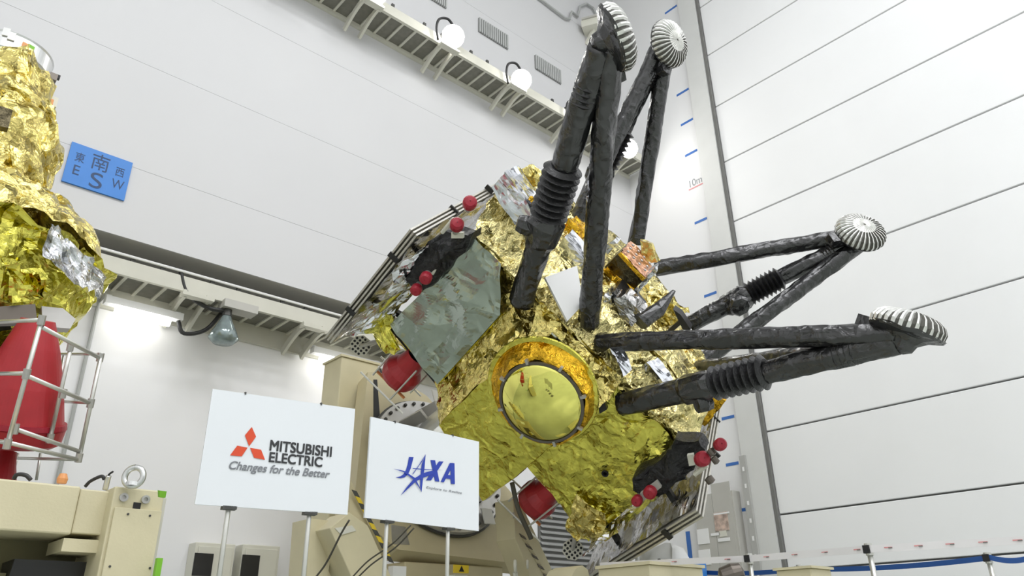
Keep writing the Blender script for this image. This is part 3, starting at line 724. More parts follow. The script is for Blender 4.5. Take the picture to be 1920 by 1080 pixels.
# tangle of dark equipment, horn antenna and arm near the deck centre
eq = upright('dark_equipment', [(1122,560), (1150,548), (1195,590), (1170,625), (1130,615)], -.5, .5, MT['blackwrap'], 'dark wrapped equipment at the deck centre', .03, seed=16)
upright('silver_bracket', [(1125,552), (1148,545), (1152,575), (1128,592)], -.55, .1, MT['silver'], None, .03, seed=17)
upright('equipment_block', [(1150,560), (1172,556), (1205,590), (1185,612), (1165,600)], -.6, .3, MT['dsilver'], None, .0)
cm('horn_antenna', G().tube([cl(1200,604, 2, .12), cl(1235,580, 2, .3), cl(1262,548, 2, .5)], [.10, .085, .02], 10).crum(.025, 6, 3, .02), MT['blackwrap'], label='black horn shaped antenna')
upright('black_plate', [(1262,580), (1276,590), (1295,618), (1282,622)], -.1, .15, MT['dark'], None)
upright('gold_pouch', [(1205,575), (1250,560), (1285,600), (1230,620)], .2, .3, MT['gold'], None, .06, seed=19)
upright('gold_pouch', [(1180,565), (1215,545), (1240,570), (1200,590)], .35, .2, MT['palegold'], None, .06, seed=20)
sloped('foil_packet', [(1140,655), (1165,650), (1188,690), (1170,705)], .0, .10, MT['flatsilver'], 'small bluish silver foil packet', .02)
sloped('foil_packet', [(1215,680), (1235,668), (1262,712), (1240,715)], .0, .10, MT['flatsilver'], 'small bluish silver foil packet near the right legs', .02)
upright('black_fin', [(1235,650), (1252,655), (1265,700), (1258,690)], -.3, .12, MT['dark'], None)
upright('amber_pouch', [(1268,655), (1290,655), (1296,700), (1270,705)], .0, .25, MT['amber'], None, .04, seed=22)
upright('amber_pouch', [(1302,770), (1345,738), (1357,752), (1318,800)], -.35, .3, MT['amber'], 'amber foil pouch at the right edge of the deck', .04, seed=23)
upright('black_patch', [(1118,740), (1128,736), (1138,768), (1124,776)], -1.12, .1, MT['dark'], None)
# ================================================================== sign boards on stands
def sign_frame(TL, TR, BR, BL, dL):
    def az(a, b):
        ra, rb = ray(*a), ray(*b); ha, hb = V((ra.x, ra.y, 0)), V((rb.x, rb.y, 0))
        return (ha.normalized()+hb.normalized()).normalized(), ra.z/ha.length, rb.z/hb.length
    hl, tl, bl = az(TL, BL); hr, tr, br = az(TR, BR)
    rl = V((ray(*TL).x, ray(*TL).y, 0)).length*dL; Hh = rl*(tl-bl); rr = Hh/(tr-br)
    pl_ = V((0, 0, CAMZ))+hl*rl; p_r = V((0, 0, CAMZ))+hr*rr
    z0 = CAMZ+(rl*bl+rr*br)/2
    o = V((pl_.x, pl_.y, z0)); e = V((p_r.x, p_r.y, z0))
    return Plane(o, e-o, (0, 0, 1)), (e-o).length, Hh
def sign(label, corners, dL, poles):
    pl, W, H = sign_frame(*corners, dL)
    t = thing('sign_board', label, 'sign', (pl.p(W/2, 0).x, pl.p(W/2, 0).y, 0))
    n = pl.n
    g = G().prism([pl.p(0, 0), pl.p(W, 0), pl.p(W, H), pl.p(0, H)], -n*.012)
    mk('board', g, MT['board'], t)
    for px, py in poles:
        u, _ = pl.uv(px, py); b = pl.p(u, 0, -.03)
        mk('pole', G().tube([V((b.x, b.y, 0.02)), V((b.x, b.y, b.z+H*.85))], .0125, 12), MT['alutube'], t, smooth=True)
        mk('base_foot', G().lathe((b.x, b.y, 0), (0, 0, 1), [(0, .16), (.015, .155), (.022, .02)], 20, True), MT['bolt'], t)
        mk('clamp', G().prism([pl.p(u-.035, -.012), pl.p(u+.035, -.012), pl.p(u+.035, .004), pl.p(u-.035, .004)], -n*.05), MT['bolt'], t)
        mk('clip', G().prism([pl.p(u-.004, H-.006, .004), pl.p(u+.004, H-.006, .004), pl.p(u+.004, H+.008, .004), pl.p(u-.004, H+.008, .004)], -n*.02), MT['bolt'], t)
    return t, pl, W, H
s1, pl, W, H = sign('white sign board with red three diamond logo, MITSUBISHI ELECTRIC', ((397,724), (662,771), (655,970), (369,940)), 4.0, ((432,945), (583,966)))
Z = lambda x, y: (420+x/7.714, 780+y/7.714)
for dm_ in (((400,160), (300,280), (362,440), (462,300)), ((190,430), (85,570), (255,585), (340,460)), ((375,460), (432,605), (592,635), (535,490))):
    flat('logo_diamond', pl, [Z(*p) for p in dm_], MT['inkred'], s1)
def tbox(pl, bl, br_, tl):
    u0, v0 = pl.uv(*bl); u1, v1 = pl.uv(*br_); _, vt = pl.uv(*tl); v = (v0+v1)/2
    return (u0, v, u1, v+(vt-v0))
letters('lettering', 'MITSUBISHI', pl, tbox(pl, Z(655,482), Z(1540,615), Z(680,335)), MT['ink'], s1, bold=.0035)
letters('lettering', 'ELECTRIC', pl, tbox(pl, Z(645,650), Z(1405,760), Z(660,510)), MT['ink'], s1, bold=.0035)
letters('lettering', 'Changes for the Better', pl, tbox(pl, Z(62,795), Z(1515,950), Z(80,640)), MT['inkgrey'], s1, shear=.28, bold=.002)
s2, pl, W, H = sign('white sign board with blue starred JAXA logo', ((692,787), (897,823), (899,990), (687,977)), 4.6, ((731,984), (846,990)))
Z = lambda x, y: (720+x/9.82, 830+y/9.82)
JX = [[(455,265),(430,400),(400,500),(355,580),(300,620),(205,640),(300,657),(375,640),(440,580),(485,480),(540,268)],
 [(850,320),(935,712),(1015,720),(935,325)], [(1005,345),(765,695),(860,695),(1090,348)],
 [(1205,375),(1035,725),(1095,730),(1265,420),(1262,376)], [(1215,375),(1222,757),(1297,765),(1290,380)], [(1150,595),(1112,660),(1235,672),(1235,600)],
 [(758,212),(685,400),(668,560),(655,800),(680,918),(705,700),(735,480)], [(758,212),(640,400),(512,580),(522,588),(690,352)],
 [(293,978),(400,830),(540,665),(700,565),(905,508),(905,580),(720,645),(580,712),(420,860)],
 [(158,480),(350,545),(530,680),(640,840),(683,905),(565,655),(360,522)], [(512,470),(514,482),(700,503),(1085,508),(700,485)]]
for i, p in enumerate(JX): flat('logo_stroke', pl, [Z(*q) for q in p], MT['inkblue'], s2, h=.003+.0004*i)
letters('lettering', 'Explore to Realize', pl, tbox(pl, Z(770,870), Z(1430,945), Z(780,815)), MT['inkgrey'], s2, shear=.25, off=.01)
# ================================================================== tilting fixture behind the spacecraft
LW = lambda p: CW @ V(p)
an = (CW.to_3x3() @ V((0, 0, 1))).normalized()
ZD = -3.6
fxr = dep(760, 1070, 10.0)
fx_ = thing('tilting_fixture', 'beige tilting fixture with bolted grey disc, holding the spacecraft from behind', 'fixture', (fxr.x, fxr.y, 0))
dcn = cl(826, 868, 2, ZD)
def wl(p): return CW @ V(p)
g = G().lathe(wl(dcn), -an, [(-.0, .4), (0, 1.02), (.05, 1.03), (.05, .4)], 64)
disc = mk('flange_disc', g, MT['plate'], fx_, label='grey flange disc ringed with bolts')
mk('disc_rim', G().lathe(wl(dcn)-an*.052, -an, [(0, .95), (0, 1.055), (.03, 1.055), (.03, .95)], 64), MT['bolt'], disc)
xv = CW.to_3x3() @ V((1, 0, 0)); yv = CW.to_3x3() @ V((0, 1, 0))
for k in range(36):
    a = 2*math.pi*k/36
    for rr in (.96,) if k % 3 else (.96, .74):
        p = wl(dcn)+(xv*math.cos(a)+yv*math.sin(a))*rr
        mk('bolt', G().lathe(p, an, [(0, .024), (.03, .024), (.034, .01)], 8, False, True), MT['bolt'], disc)
g = G().lathe(wl(cl(838, 878, 2, ZD)), an, [(0, .62), (.25, .60), (.3, .68), (.5, .66), (1.0, .62), (1.5, .62)], 40)
ad = mk('adapter_cone', g, MT['alu'], fx_, label='silver adapter between disc and spacecraft')
for k in range(12):
    a = 2*math.pi*k/12+.1; p = wl(dcn)+(xv*math.cos(a)+yv*math.sin(a))*.72
    mk('gusset', G().bar(p+an*.05, p-(xv*math.cos(a)+yv*math.sin(a))*.1+an*.45, .05, .16, up=an), MT['plate'], ad)
for x, y, r_ in ((822, 745, .07), (915, 968, .06)):
    p = wl(cl(x, y, 2, ZD+.35 if y < 800 else ZD+.06))
    mk('white_tag', G().box((-.09, -.11, -.01), (.09, .11, .01), M.Translation(p) @ an.to_track_quat('Z', 'Y').to_matrix().to_4x4()), MT['white'], fx_)
# inclined face plate
ZP = -3.72
fp = [wl(cl(x, y, 2, ZP)) for x, y in ((690,697), (735,702), (800,742), (960,925), (1018,1062), (880,1046), (745,1030), (662,960))]
plate = mk('face_plate', G().prism(fp, -an*.28), MT['beige'], fx_, label='inclined beige face plate')
mk('painted_shadow', G().prism([wl(cl(x, y, 2, ZP))+an*.004 for x, y in ((700, 712), (707, 712), (712, 780), (700, 800))], -an*.01), MT['black'], plate)  # black strip laid on the plate as a painted shadow
mk('grey_patch', G().prism([wl(cl(x, y, 2, ZP))+an*.004 for x, y in ((733, 984), (760, 988), (768, 1022), (735, 1020))], -an*.01), MT['plate'], plate)
# axis-aligned column, base and arms
c = dep(641, 668, 10.9)
mk('column', G().box((c.x, c.y, 0), (c.x+.62, c.y+.5, c.z)), MT['beige2'], fx_, bevel=.015, label='upright beige column')
mk('column_cap', G().box((c.x-.02, c.y-.02, c.z), (c.x+.64, c.y+.52, c.z+.03)), MT['beige2'], fx_)
c2 = dep(960, 1052, 9.3)
e = dep(742, 1040, 9.3)
bz = c2.z
mk('base_beam', G().box((e.x, e.y-.2, bz-.28), (c2.x+.5, e.y+.6, bz)), MT['beige'], fx_, bevel=.02)
def ppr(name, pts, ax, val, ext, mat, parent, **k):
    return mk(name, G().prism([at(x, y, ax, val) for x, y in pts], ext), mat, parent, **k)
yA = dep(680, 1000, 8.1).y
arm = ppr('lean_arm', ((655,960), (690,985), (740,1095), (665,1095), (618,990)), 1, yA, (0, .4, 0), MT['beige2'], fx_, bevel=.01)
ppr('arm_web', ((658,900), (676,945), (692,988), (655,962)), 1, yA+.05, (0, .3, 0), MT['beige'], fx_)
ppr('arm_web', ((582,972), (630,978), (612,1095), (574,1095)), 1, yA+.3, (0, .4, 0), MT['beige2'], fx_)
ppr('arm_cap', ((628,990), (660,985), (668,995), (640,1003)), 1, yA-.01, (0, .05, 0), MT['cream'], arm)
for k in range(11):                                # hazard tape down the arm edge
    f0, f1 = k/11, (k+1)/11
    a0 = V((660+70*f0, 918+135*f0)); a1 = V((660+70*f1, 918+135*f1))
    ppr('hazard_stripe', ((a0.x, a0.y), (a0.x+9, a0.y+3), (a1.x+9, a1.y+3), (a1.x, a1.y)), 1, yA-.012, (0, .01, 0), MT['yellow'] if k % 2 else MT['bolt'], arm)
yB2 = dep(1000, 1010, 9.4).y
rb = ppr('right_beam', ((962,935), (978,945), (1048,1095), (1000,1095), (966,1010)), 1, yB2, (0, .35, 0), MT['beige2'], fx_, bevel=.01)
for k in range(9):
    f0 = k/9; x, y = 974+50*f0, 1000+85*f0
    ppr('hazard_stripe', ((x, y), (x+10, y+6), (x+14, y+12), (x+4, y+7)), 1, yB2-.012, (0, .01, 0), MT['beige'] if k % 2 else MT['rim'], rb)
def eye(c, r, wr_, parent, name='eye_bolt', mat='cream', ax=(1, -1, 0)):
    ax = V(ax).normalized(); x = V((0, 0, 1)); y = ax.cross(x); pts = [c+(x*math.cos(a)+y*math.sin(a))*r for a in [2*math.pi*k/20 for k in range(21)]]
    return mk(name, G().tube(pts, wr_, 8, False), MT[mat], parent, smooth=True)
eye(dep(966, 1062, 8.8), .06, .018, fx_); mk('eye_shank', G().tube([dep(966, 1073, 8.8), dep(967, 1095, 8.8)], .03, 8), MT['cream'], fx_)
eye(dep(963, 966, 9.2), .03, .008, fx_, mat='plate'); eye(dep(989, 1058, 9.1), .04, .014, fx_, mat='cream')
# cables of the fixture
for pts, d, r in ((((655,975), (640,1000), (612,1055), (590,1085)), 7.7, .011), (((770,985), (735,1020), (690,1052), (658,1085)), 7.7, .008), (((776,990), (742,1026), (697,1058), (664,1090)), 7.7, .008), (((960,905), (972,955), (992,1000), (996,1010)), 8.7, .03)):
    mk('cable', G().tube(bez([dep(x, y, d) for x, y in pts]), r, 6), MT['hose'], fx_, smooth=True)
p = dep(862, 1067, 8.9)
lb = mk('warning_label', G().box((p.x-.10, p.y-.02, p.z-.045), (p.x+.12, p.y, p.z+.045)), MT['yellow'], fx_)
mk('warning_mark', G().prism([p+V((-.03, -.024, -.03)), p+V((.05, -.024, -.03)), p+V((.01, -.024, .035))], (0, .003, 0)), MT['black'], lb)
p = dep(862, 1085, 8.9); mk('label_box', G().box((p.x-.1, p.y-.02, p.z-.1), (p.x+.1, p.y+.1, p.z+.04)), MT['cream'], fx_)
p = dep(748, 1072, 8.6); mk('control_box', G().box((p.x-.08, p.y, p.z-.2), (p.x+.1, p.y+.1, p.z+.06)), MT['white'], fx_)
mk('under_frame', G().box((e.x+.1, e.y+.2, .02), (c2.x+.4, e.y+.5, bz-.29)), MT['rim'], fx_)
mk('base_plate', G().box((c.x-.3, e.y-.4, 0), (c2.x+1.0, c.y+.8, .1)), MT['beige'], fx_)
# red covers with guard rods under the body
def red_cover(px, py, z, r, lab):
    p = cl(px, py, 2, z)
    o = cm('red_engine_cover', G().lathe(p, (0, 0, -1), [(-.3, r*.55), (-.1, r*.7), (-.02, r*.95), (0, r), (.1, r), (.16, r*.9), (.2, r*.6), (.21, r*.3), (.211, .005)], 32), MT['red'], sc, label=lab)
    for k in range(4):
        a = k*math.pi/2+.5; d = V((math.cos(a), math.sin(a), 0))
        cm('guard_rod', G().tube([p+d*r*1.15+V((0, 0, .3)), p+d*r*1.12+V((0, 0, -.28))], .012, 6), MT['alutube'], o)
    cm('strap', G().bar(p+V((-r*1.0, -.1, -.22)), p+V((r*1.0, -.1, -.22)), .04, .012), MT['orange'], o)
    for s in (-1, 1):
        cm('guard_rail', G().tube([p+V((-r*1.5, s*r, -.29)), p+V((r*1.5, s*r, -.29))], .012, 6), MT['alutube'], o)
red_cover(758, 694, -2.3, .235, 'red protective engine cover at the left rear')
red_cover(1013, 932, -2.3, .235, 'red protective engine cover at the lower rear')
# perforated octagonal marker plates
def perf(px, py, z, lab):
    p = cl(px, py, 2, z); d = (CO-p).normalized(); q = d.to_track_quat('Z', 'Y').to_matrix(); x, y = q.col[0], q.col[1]
    g = G().prism([p+(x*math.cos(a)+y*math.sin(a))*.13 for a in [math.pi/8+math.pi/4*k for k in range(8)]], -d*.012)
    o = cm('marker_plate', g, MT['cream'], sc, label=lab)
    for i in range(-2, 3):
        for j in range(-2, 3):
            if abs(i)+abs(j) < 4 and not (abs(i) == 2 and abs(j) == 2):
                c_ = p+x*i*.045+y*j*.045+d*.002
                cm('hole', G().lathe(c_, d, [(0, .016), (.002, .015)], 8, False, True), MT['black'], o)
    cm('stalk', G().tube([p-d*.02, V((p.x*.9, p.y+.12, -2.25)), V((p.x*.8, p.y+.2, -2.0))], .03, 8), MT['plate'], o)
perf(676, 648, -2.5, 'pale perforated marker plate at the left'); perf(1074, 1030, -2.5, 'pale perforated marker plate at the bottom')
# ================================================================== gold foil module at the left edge
A0 = dep(-75, 400, 6.8); hd = V((A0.x, A0.y, 0)).normalized(); lat = V((hd.y, -hd.x, 0))
def rz(px, py, off=0.0):
    d = ray(px, py); t = ((A0-CP).dot(hd)-off)/d.dot(hd); p = CP+d*t; return (p-A0).dot(lat), p.z, p
AX = V((A0.x, A0.y, 0))
md = thing('foil_module', 'gold foil wrapped spacecraft module with silver top ring, cut by the left edge', 'spacecraft', AX)
def lprof(pxs): return [(rz(*p)[1], rz(*p)[0]) for p in pxs]
prof = lprof(((88,158), (92,200), (106,250), (117,292), (98,345), (82,383), (92,402), (128,424), (152,446), (178,492), (196,535)))
fine = []
for i in range(len(prof)-1):
    for k in range(5): fine.append((prof[i][0]+(prof[i+1][0]-prof[i][0])*k/5, prof[i][1]+(prof[i+1][1]-prof[i][1])*k/5))
fine.append(prof[-1])
mk('foil_skirt', G().lathe(AX, (0, 0, 1), fine, 110).crum(.05, 3.2, 21, .07), MT['gold'], md, label='deeply crumpled gold foil')
und = lprof(((196,538), (168,560), (158,598), (112,640), (60,655)))
mk('foil_underside', G().lathe(AX, (0, 0, 1), [x for i in range(4) for x in [(und[i][0]+(und[i+1][0]-und[i][0])*k/4, und[i][1]+(und[i+1][1]-und[i][1])*k/4) for k in range(4)]]+[und[-1]], 90).crum(.06, 4, 22, .08), MT['film'], md)
r0, z0, _ = rz(94, 128); r1, z1, _ = rz(88, 160)
ring = mk('top_ring', G().lathe(AX, (0, 0, 1), [(z1, r0*.985), (z1, r0), (z1+.03, r0+.02), (z0-.02, r0+.02), (z0, r0+.03), (z0, r0*.95)], 80), MT['alu'], md, label='bright metal ring on top')
mk('ring_rim', G().lathe(AX, (0, 0, 1), [(z1-.035, r0*.97), (z1-.01, r0*1.0), (z1-.003, r0*.97)], 80), MT['bolt'], ring)
for px, py, m_ in ((57, 92, 'green'), (47, 88, 'orange'), (12, 60, 'white'), (22, 68, 'white')):
    d = CP+ray(px, py)*5; a = math.atan2(0, 1)
    # tag on the ring surface, found where the pixel ray meets the ring cylinder
    dd = ray(px, py); o2 = V((CP.x-AX.x, CP.y-AX.y)); d2 = V((dd.x, dd.y)); A_ = d2.dot(d2); B_ = 2*o2.dot(d2); C_ = o2.dot(o2)-(r0+.03)**2; D_ = B_*B_-4*A_*C_
    if D_ > 0:
        p = CP+dd*((-B_-math.sqrt(D_))/(2*A_)); nrm_ = (p-V((AX.x, AX.y, p.z))).normalized()
        mk('ring_tag', G().box((-.03, -.045, -.006), (.03, .045, .006), M.Translation(p) @ nrm_.to_track_quat('Z', 'Y').to_matrix().to_4x4()), MT[m_], ring)
for (px, py, m_, s_) in ((99, 146, 'rim', .035), (95, 193, 'cream', .05), (108, 145, 'black', .02)):
    p = rz(px, py, .02)[2]; mk('bracket_tab', G().box((p.x-s_, p.y-s_, p.z-s_*1.1), (p.x+s_, p.y+s_, p.z+s_*1.1)), MT[m_], md)
p = rz(95, 192, .1)[2]; mk('orange_label', G().box((p.x-.02, p.y-.02, p.z-.03), (p.x+.02, p.y+.02, p.z+.03)), MT['orange'], md)
pfull = sorted(fine+[(z_, r_) for z_, r_ in und])
def surf(px, py, lift=.08):
    off = 0.0
    for _ in range(8):
        l_, z_, p_ = rz(px, py, off)
        r_ = min(pfull, key=lambda q: abs(q[0]-z_))[1]+lift
        off = off*.5+.5*math.sqrt(max(.0004, r_*r_-l_*l_))
    return p_
def wrap(pxs, nu, nv, lift):
    g = G(); (ax_, ay_), (bx_, by_), (cx_, cy_), (dx_, dy_) = pxs; vs = []
    for j in range(nv+1):
        for i in range(nu+1):
            u, v = i/nu, j/nv
            vs.append(surf((ax_*(1-u)+bx_*u)*(1-v)+(dx_*(1-u)+cx_*u)*v, (ay_*(1-u)+by_*u)*(1-v)+(dy_*(1-u)+cy_*u)*v, lift))
    n = nu+1
    return g.add(vs, [(j*n+i, j*n+i+1, (j+1)*n+i+1, (j+1)*n+i) for j in range(nv) for i in range(nu)])
g = wrap(((96,418), (192,512), (188,552), (72,482)), 18, 12, .12).crum(.03, 4, 24, .05)
mk('silver_apron', g, MT['silver'], md, label='silver film apron on the skirt')
g = wrap(((-8,415), (70,425), (82,470), (-8,480)), 14, 10, .12).crum(.04, 4, 25, .05)
mk('foil_flap', g, MT['film'], md)
g = wrap(((-8,492), (80,490), (105,560), (25,566)), 12, 8, .12).crum(.04, 4, 26, .06)
mk('foil_flap', g, MT['film'], md)
mk('dark_recess', G().lathe(AX, (0, 0, 1), [(rz(60,560)[1], .02), (rz(60,560)[1], .75), (rz(60,600)[1], .75), (rz(60,600)[1], .02)], 40), MT['black'], md)
mk('support_plate', G().prism([rz(x, y, .95)[2] for x, y in ((-5,575), (66,570), (70,603), (-5,605))], hd*.1), MT['rim'], md)
mk('support_plate', G().prism([rz(x, y, .8)[2] for x, y in ((78,574), (118,578), (142,598), (132,616), (80,612))], hd*.12), MT['plate'], md)
mk('port_recess', G().prism([rz(x, y, 1.02)[2] for x, y in ((-6,196), (24,206), (16,240), (-6,235))], hd*.08), MT['brown'], md)
# red nozzle cone in its tube cage
ct = dep(72, 600, 6.0); cbm = dep(18, 832, 5.9); ax = (ct-cbm).normalized(); Lc = (ct-cbm).length
nz = thing('nozzle_cover', 'tall red cone shaped nozzle cover inside the tube cage', 'cover', cbm)
mk('shell', G().lathe(cbm, ax, [(0, .02), (0, .30), (.03, .345), (.14, .36), (.16, .345), (.45, .285), (.75, .2), (Lc, .12)], 48, False, True), MT['red'], nz, smooth=False)
mk('band', G().lathe(cbm, ax, [(.15, .352), (.15, .366), (.19, .36), (.19, .34)], 48), MT['redcap'], nz)
p = dep(-2, 905, 5.9)
mk('nozzle_cover', G().lathe(p, (0, 0, 1), [(-.12, .10), (0, .12), (.14, .085), (.24, .07)], 24, True, True), MT['red'], label='small red cover below the cage at the left edge', cat='cover')
cage = thing('tube_cage', 'aluminium tube guard cage around the red nozzle cover', 'cage', dep(100, 900, 5.8))
SEG = [((78,600,5.4), (14,832,5.2)), ((-10,604,5.6), (78,600,5.4)), ((-10,701,5.5), (50,700,5.3)), ((-10,826,5.4), (14,830,5.2)),
 ((80,614,5.4), (188,672,6.0)), ((54,706,5.3), (170,756,5.9)), ((28,804,5.25), (148,846,5.8)), ((16,830,5.2), (148,862,5.8)),
 ((190,664,6.0), (148,862,5.8)), ((134,645,5.9), (94,822,5.8)), ((120,665,6.6), (96,820,6.5)), ((105,664,6.7), (192,664,6.0)), ((100,752,6.6), (172,756,5.9)),
 ((-10,858,6.4), (150,862,5.8)), ((34,850,6.4), (22,898,6.3)), ((76,850,6.4), (68,900,6.3))]
for a, b in SEG: mk('tube', G().tube([dep(*a), dep(*b)], .016 if a[2] < 6.3 else .012, 8), MT['alutube'], cage, smooth=True)
for q in ((78,600,5.4), (14,832,5.2), (188,670,6.0), (170,756,5.9), (148,858,5.8), (50,701,5.3), (132,650,5.9), (118,738,5.85), (94,822,5.8), (28,804,5.25)):
    p = dep(*q); mk('joint', G().lathe(p, ax, [(-.035, .026), (.035, .026)], 10, True, True), MT['plate'], cage)
# ================================================================== cream stand at the lower left
y0 = dep(165, 915, 5.0).y
top = at(80, 905, 1, y0).z; bot = at(60, 998, 1, y0).z
xe = at(212, 960, 1, y0).x; xj = at(142, 960, 1, y0).x
stn = thing('support_stand', 'cream painted steel stand with eyebolt under the gold foil module', 'stand', (xe, y0, 0))
mk('cross_beam', G().box((XL+4, y0, bot), (xj, y0+.5, top)), MT['beige2'], stn, bevel=.012)
mk('beam_end', G().box((xj+.004, y0+.02, bot+.012), (xe+.02, y0+.46, top-.01)), MT['beige2'], stn, bevel=.008)
mk('beam_shelf', G().box((xj-.03, y0+.02, bot-.1), (xe+.02, y0+.4, bot-.02)), MT['beige2'], stn)
x1 = at(296, 1000, 1, y0-.1).x; x0 = at(198, 1000, 1, y0-.1).x; zt = at(250, 915, 1, y0-.1).z
post = mk('post', G().box((x0, y0-.1, 0), (x1, y0+.5, zt)), MT['beige2'], stn, bevel=.01)
zc_ = at(245, 954, 1, y0-.1).z
mk('cover_plate', G().box((x0+.02, y0-.125, .1), (x1-.005, y0-.101, zc_)), MT['beige2'], post, bevel=.004)
for px, py in ((231, 933), (272, 937)):
    p = at(px, py, 1, y0-.1); b = mk('socket_bolt', G().lathe(p, (0, -1, 0), [(0, .028), (.02, .028), (.02, .014), (.005, .013)], 16, False, True), MT['plate'], post)
p = at(256, 951, 1, y0-.1); mk('slot', G().box((p.x-.024, p.y-.004, p.z-.02), (p.x+.024, p.y+.01, p.z+.03)), MT['black'], post)
for px, py in ((240, 964), (281, 967), (206, 1062), (281, 1065)):
    p = at(px, py, 1, y0-.125); mk('screw', G().lathe(p, (0, -1, 0), [(0, .008), (.006, .007)], 8, False, True), MT['bolt'], post)
ec = dep(251, 894, 5.05)
eye(ec, .062, .02, stn, mat='alu', ax=(.68, .73, 0)); mk('eye_collar', G().lathe((ec.x, ec.y, zt), (0, 0, 1), [(0, .045), (.025, .042), (.03, .02)], 16, False, True), MT['alu'], stn)
mk('side_bracket', G().box((x1+.002, y0+.0, zt-.6), (x1+.05, y0+.14, zt-.03)), MT['steel'], stn)
p = dep(303, 927, 5.1); mk('green_tape', G().box((-.02, -.015, -.02), (.025, .015, .025), M.Translation(p)).crum(.012, 20, 3), MT['green'], stn)
p = dep(293, 1062, 4.95); mk('green_tape', G().box((p.x-.01, p.y-.03, p.z-.06), (p.x+.025, p.y+.01, p.z+.05)), MT['green'], stn)
p = dep(80, 1045, 5.6); mk('green_tape', G().box((-.05, -.02, -.1), (.05, .02, .09), M.Translation(p) @ M.Rotation(.4, 4, 'Y')).crum(.02, 12, 4), MT['green'], stn)
mk('inner_beam', G().box((XL+4, y0+.502, bot-.9), (xe+.1, y0+.7, bot+.1)), MT['olive_shade'], stn)
mk('inner_ledge', G().box((XL+4, y0+.3, bot-.3), (xj-.25, y0+.499, bot-.22)), MT['olive_shade'], stn)
mk('shade_fill_box', G().box((xj-.25, y0+.2, bot-.34), (xe-.0, y0+.46, bot-.14)).crum(.02, 6, 5), MT['dark'], stn)  # dark block added to stand for the shade beneath the beam
p = dep(60, 1075, 5.4); mk('blue_cap', G().lathe(p, (1, .2, 0), [(-.12, .03), (-.1, .06), (.1, .06), (.12, .03)], 14, True, True), MT['bluesil'], stn)
mk('pale_box', G().box((xj-.25, y0+.1, bot-.8), (xe-.05, y0+.5, bot-.38)), MT['grey'], stn)
for pts, m_, r in ((((160,912), (170,902), (190,893), (196,899)), 'cable', .012), (((195,915), (203,892), (212,884)), 'cable', .007), (((197,918), (202,898), (204,892)), 'alu', .018), (((26,898), (32,890), (48,891), (58,900)), 'cable', .014)):
    mk('cable', G().tube(bez([dep(x, y, 5.15) for x, y in pts]), r, 6), MT[m_], stn, smooth=True)
p = dep(117, 898, 5.2); mk('valve_knob', G().lathe(p, (0, 0, 1), [(-.03, .03), (.0, .035), (.035, .022)], 12, True, True), MT['orange'], stn)
# ================================================================== wall cabinets at the lower left of the back wall
for (xa, ya, xb, lab) in ((368, 1016, 443, 'cream wall cabinet behind the left pole of the diamond logo sign'), (456, 1020, 526, 'cream wall cabinet between the two poles of the diamond logo sign')):
    a = at(xa, ya, 1, YL-.25); b = at(xb, ya, 1, YL-.25)
    t = thing('wall_cabinet', lab, 'cabinet', (a.x, YL-.2, 0), group='cream cabinets on the lower wall')
    mk('body', G().box((a.x, YL-.25, .1), (b.x, YL-.002, a.z)), MT['cream'], t, bevel=.01)
    dd_ = mk('door_leaf', G().box((a.x+.04, YL-.275, .14), (b.x-.04, YL-.252, a.z-.05)), MT['cream'], t, bevel=.006)
    mk('meter_window', G().box((b.x-.55, YL-.29, a.z-.42), (b.x-.3, YL-.276, a.z-.14)), MT['dark'], dd_)
    mk('handle', G().box((a.x+.07, YL-.3, a.z-.7), (a.x+.11, YL-.276, a.z-.52)), MT['bolt'], dd_)
    a = at(xa-10, ya+16, 1, YL-.02)
# thin conduit down the lower wall
a = at(187, 560, 1, YL-.05)
mk('wall_conduit', G().tube([V((a.x, YL-.05, .05)), V((a.x, YL-.05, a.z))], .025, 8), MT['vent'], label='thin grey conduit running down the lower wall beside the cage', cat='conduit')
# louvred shutter low on the wall behind the spacecraft
a = at(1012, 900, 1, YL-.1); b = at(1112, 900, 1, YL-.1)
t = thing('louvred_shutter', 'grey louvred shutter on the wall behind the lower red cover', 'shutter', (a.x, YL-.05, .1))
mk('frame', G().box((a.x, YL-.04, .12), (b.x, YL-.002, at(1060, 895, 1, YL).z)), MT['gap'], t)
z = .2; zt_ = at(1060, 900, 1, YL).z
while z < zt_:
    mk('louver_slat', G().box((a.x+.03, -.01, -.012), (b.x-.03, .075, .012), M.Translation((0, YL-.1, z)) @ M.Rotation(.55, 4, 'X')), MT['louver'], t); z += .105
# ================================================================== right hand corner: cabinet, trunking, barrier
a = at(1308, 930, 0, XR-.25); b = at(1373, 918, 0, XR-.25); ztop = (a.z+b.z)/2
el = thing('electric_cabinet', 'tall grey electrical cabinet on the strip of wall beside the door', 'cabinet', (XR-.2, (a.y+b.y)/2, 0))
mk('body', G().box((XR-.25, b.y, .05), (XR-.002, a.y+.04, ztop)), MT['grey'], el, bevel=.01)
ym = at(1340, 960, 0, XR-.25).y
def onc(name, px, py, w_, h_, m_, parent=el, x=XR-.25, d=.012):
    p = at(px, py, 0, x); return mk(name, G().box((x-d, p.y-w_/2, p.z-h_/2), (x-.001, p.y+w_/2, p.z+h_/2)), MT[m_], parent)
onc('door_leaf', 1360, 985, .42, 1.6, 'grey', d=.02); onc('door_leaf', 1326, 1000, .42, 1.45, 'grey', d=.02)
onc('photo_notice', 1354, 978, .30, .34, 'screen', d=.035); onc('notice_clip', 1354, 963, .34, .03, 'white', d=.036)
for px, py, w_, h_, m_ in ((1320,1006,.26,.28,'white'), (1323,1045,.26,.28,'white'), (1357,1000,.16,.12,'cream'), (1343,1002,.2,.05,'white'), (1359,1012,.26,.06,'white')): onc('notice', px, py, w_, h_, m_, d=.034)
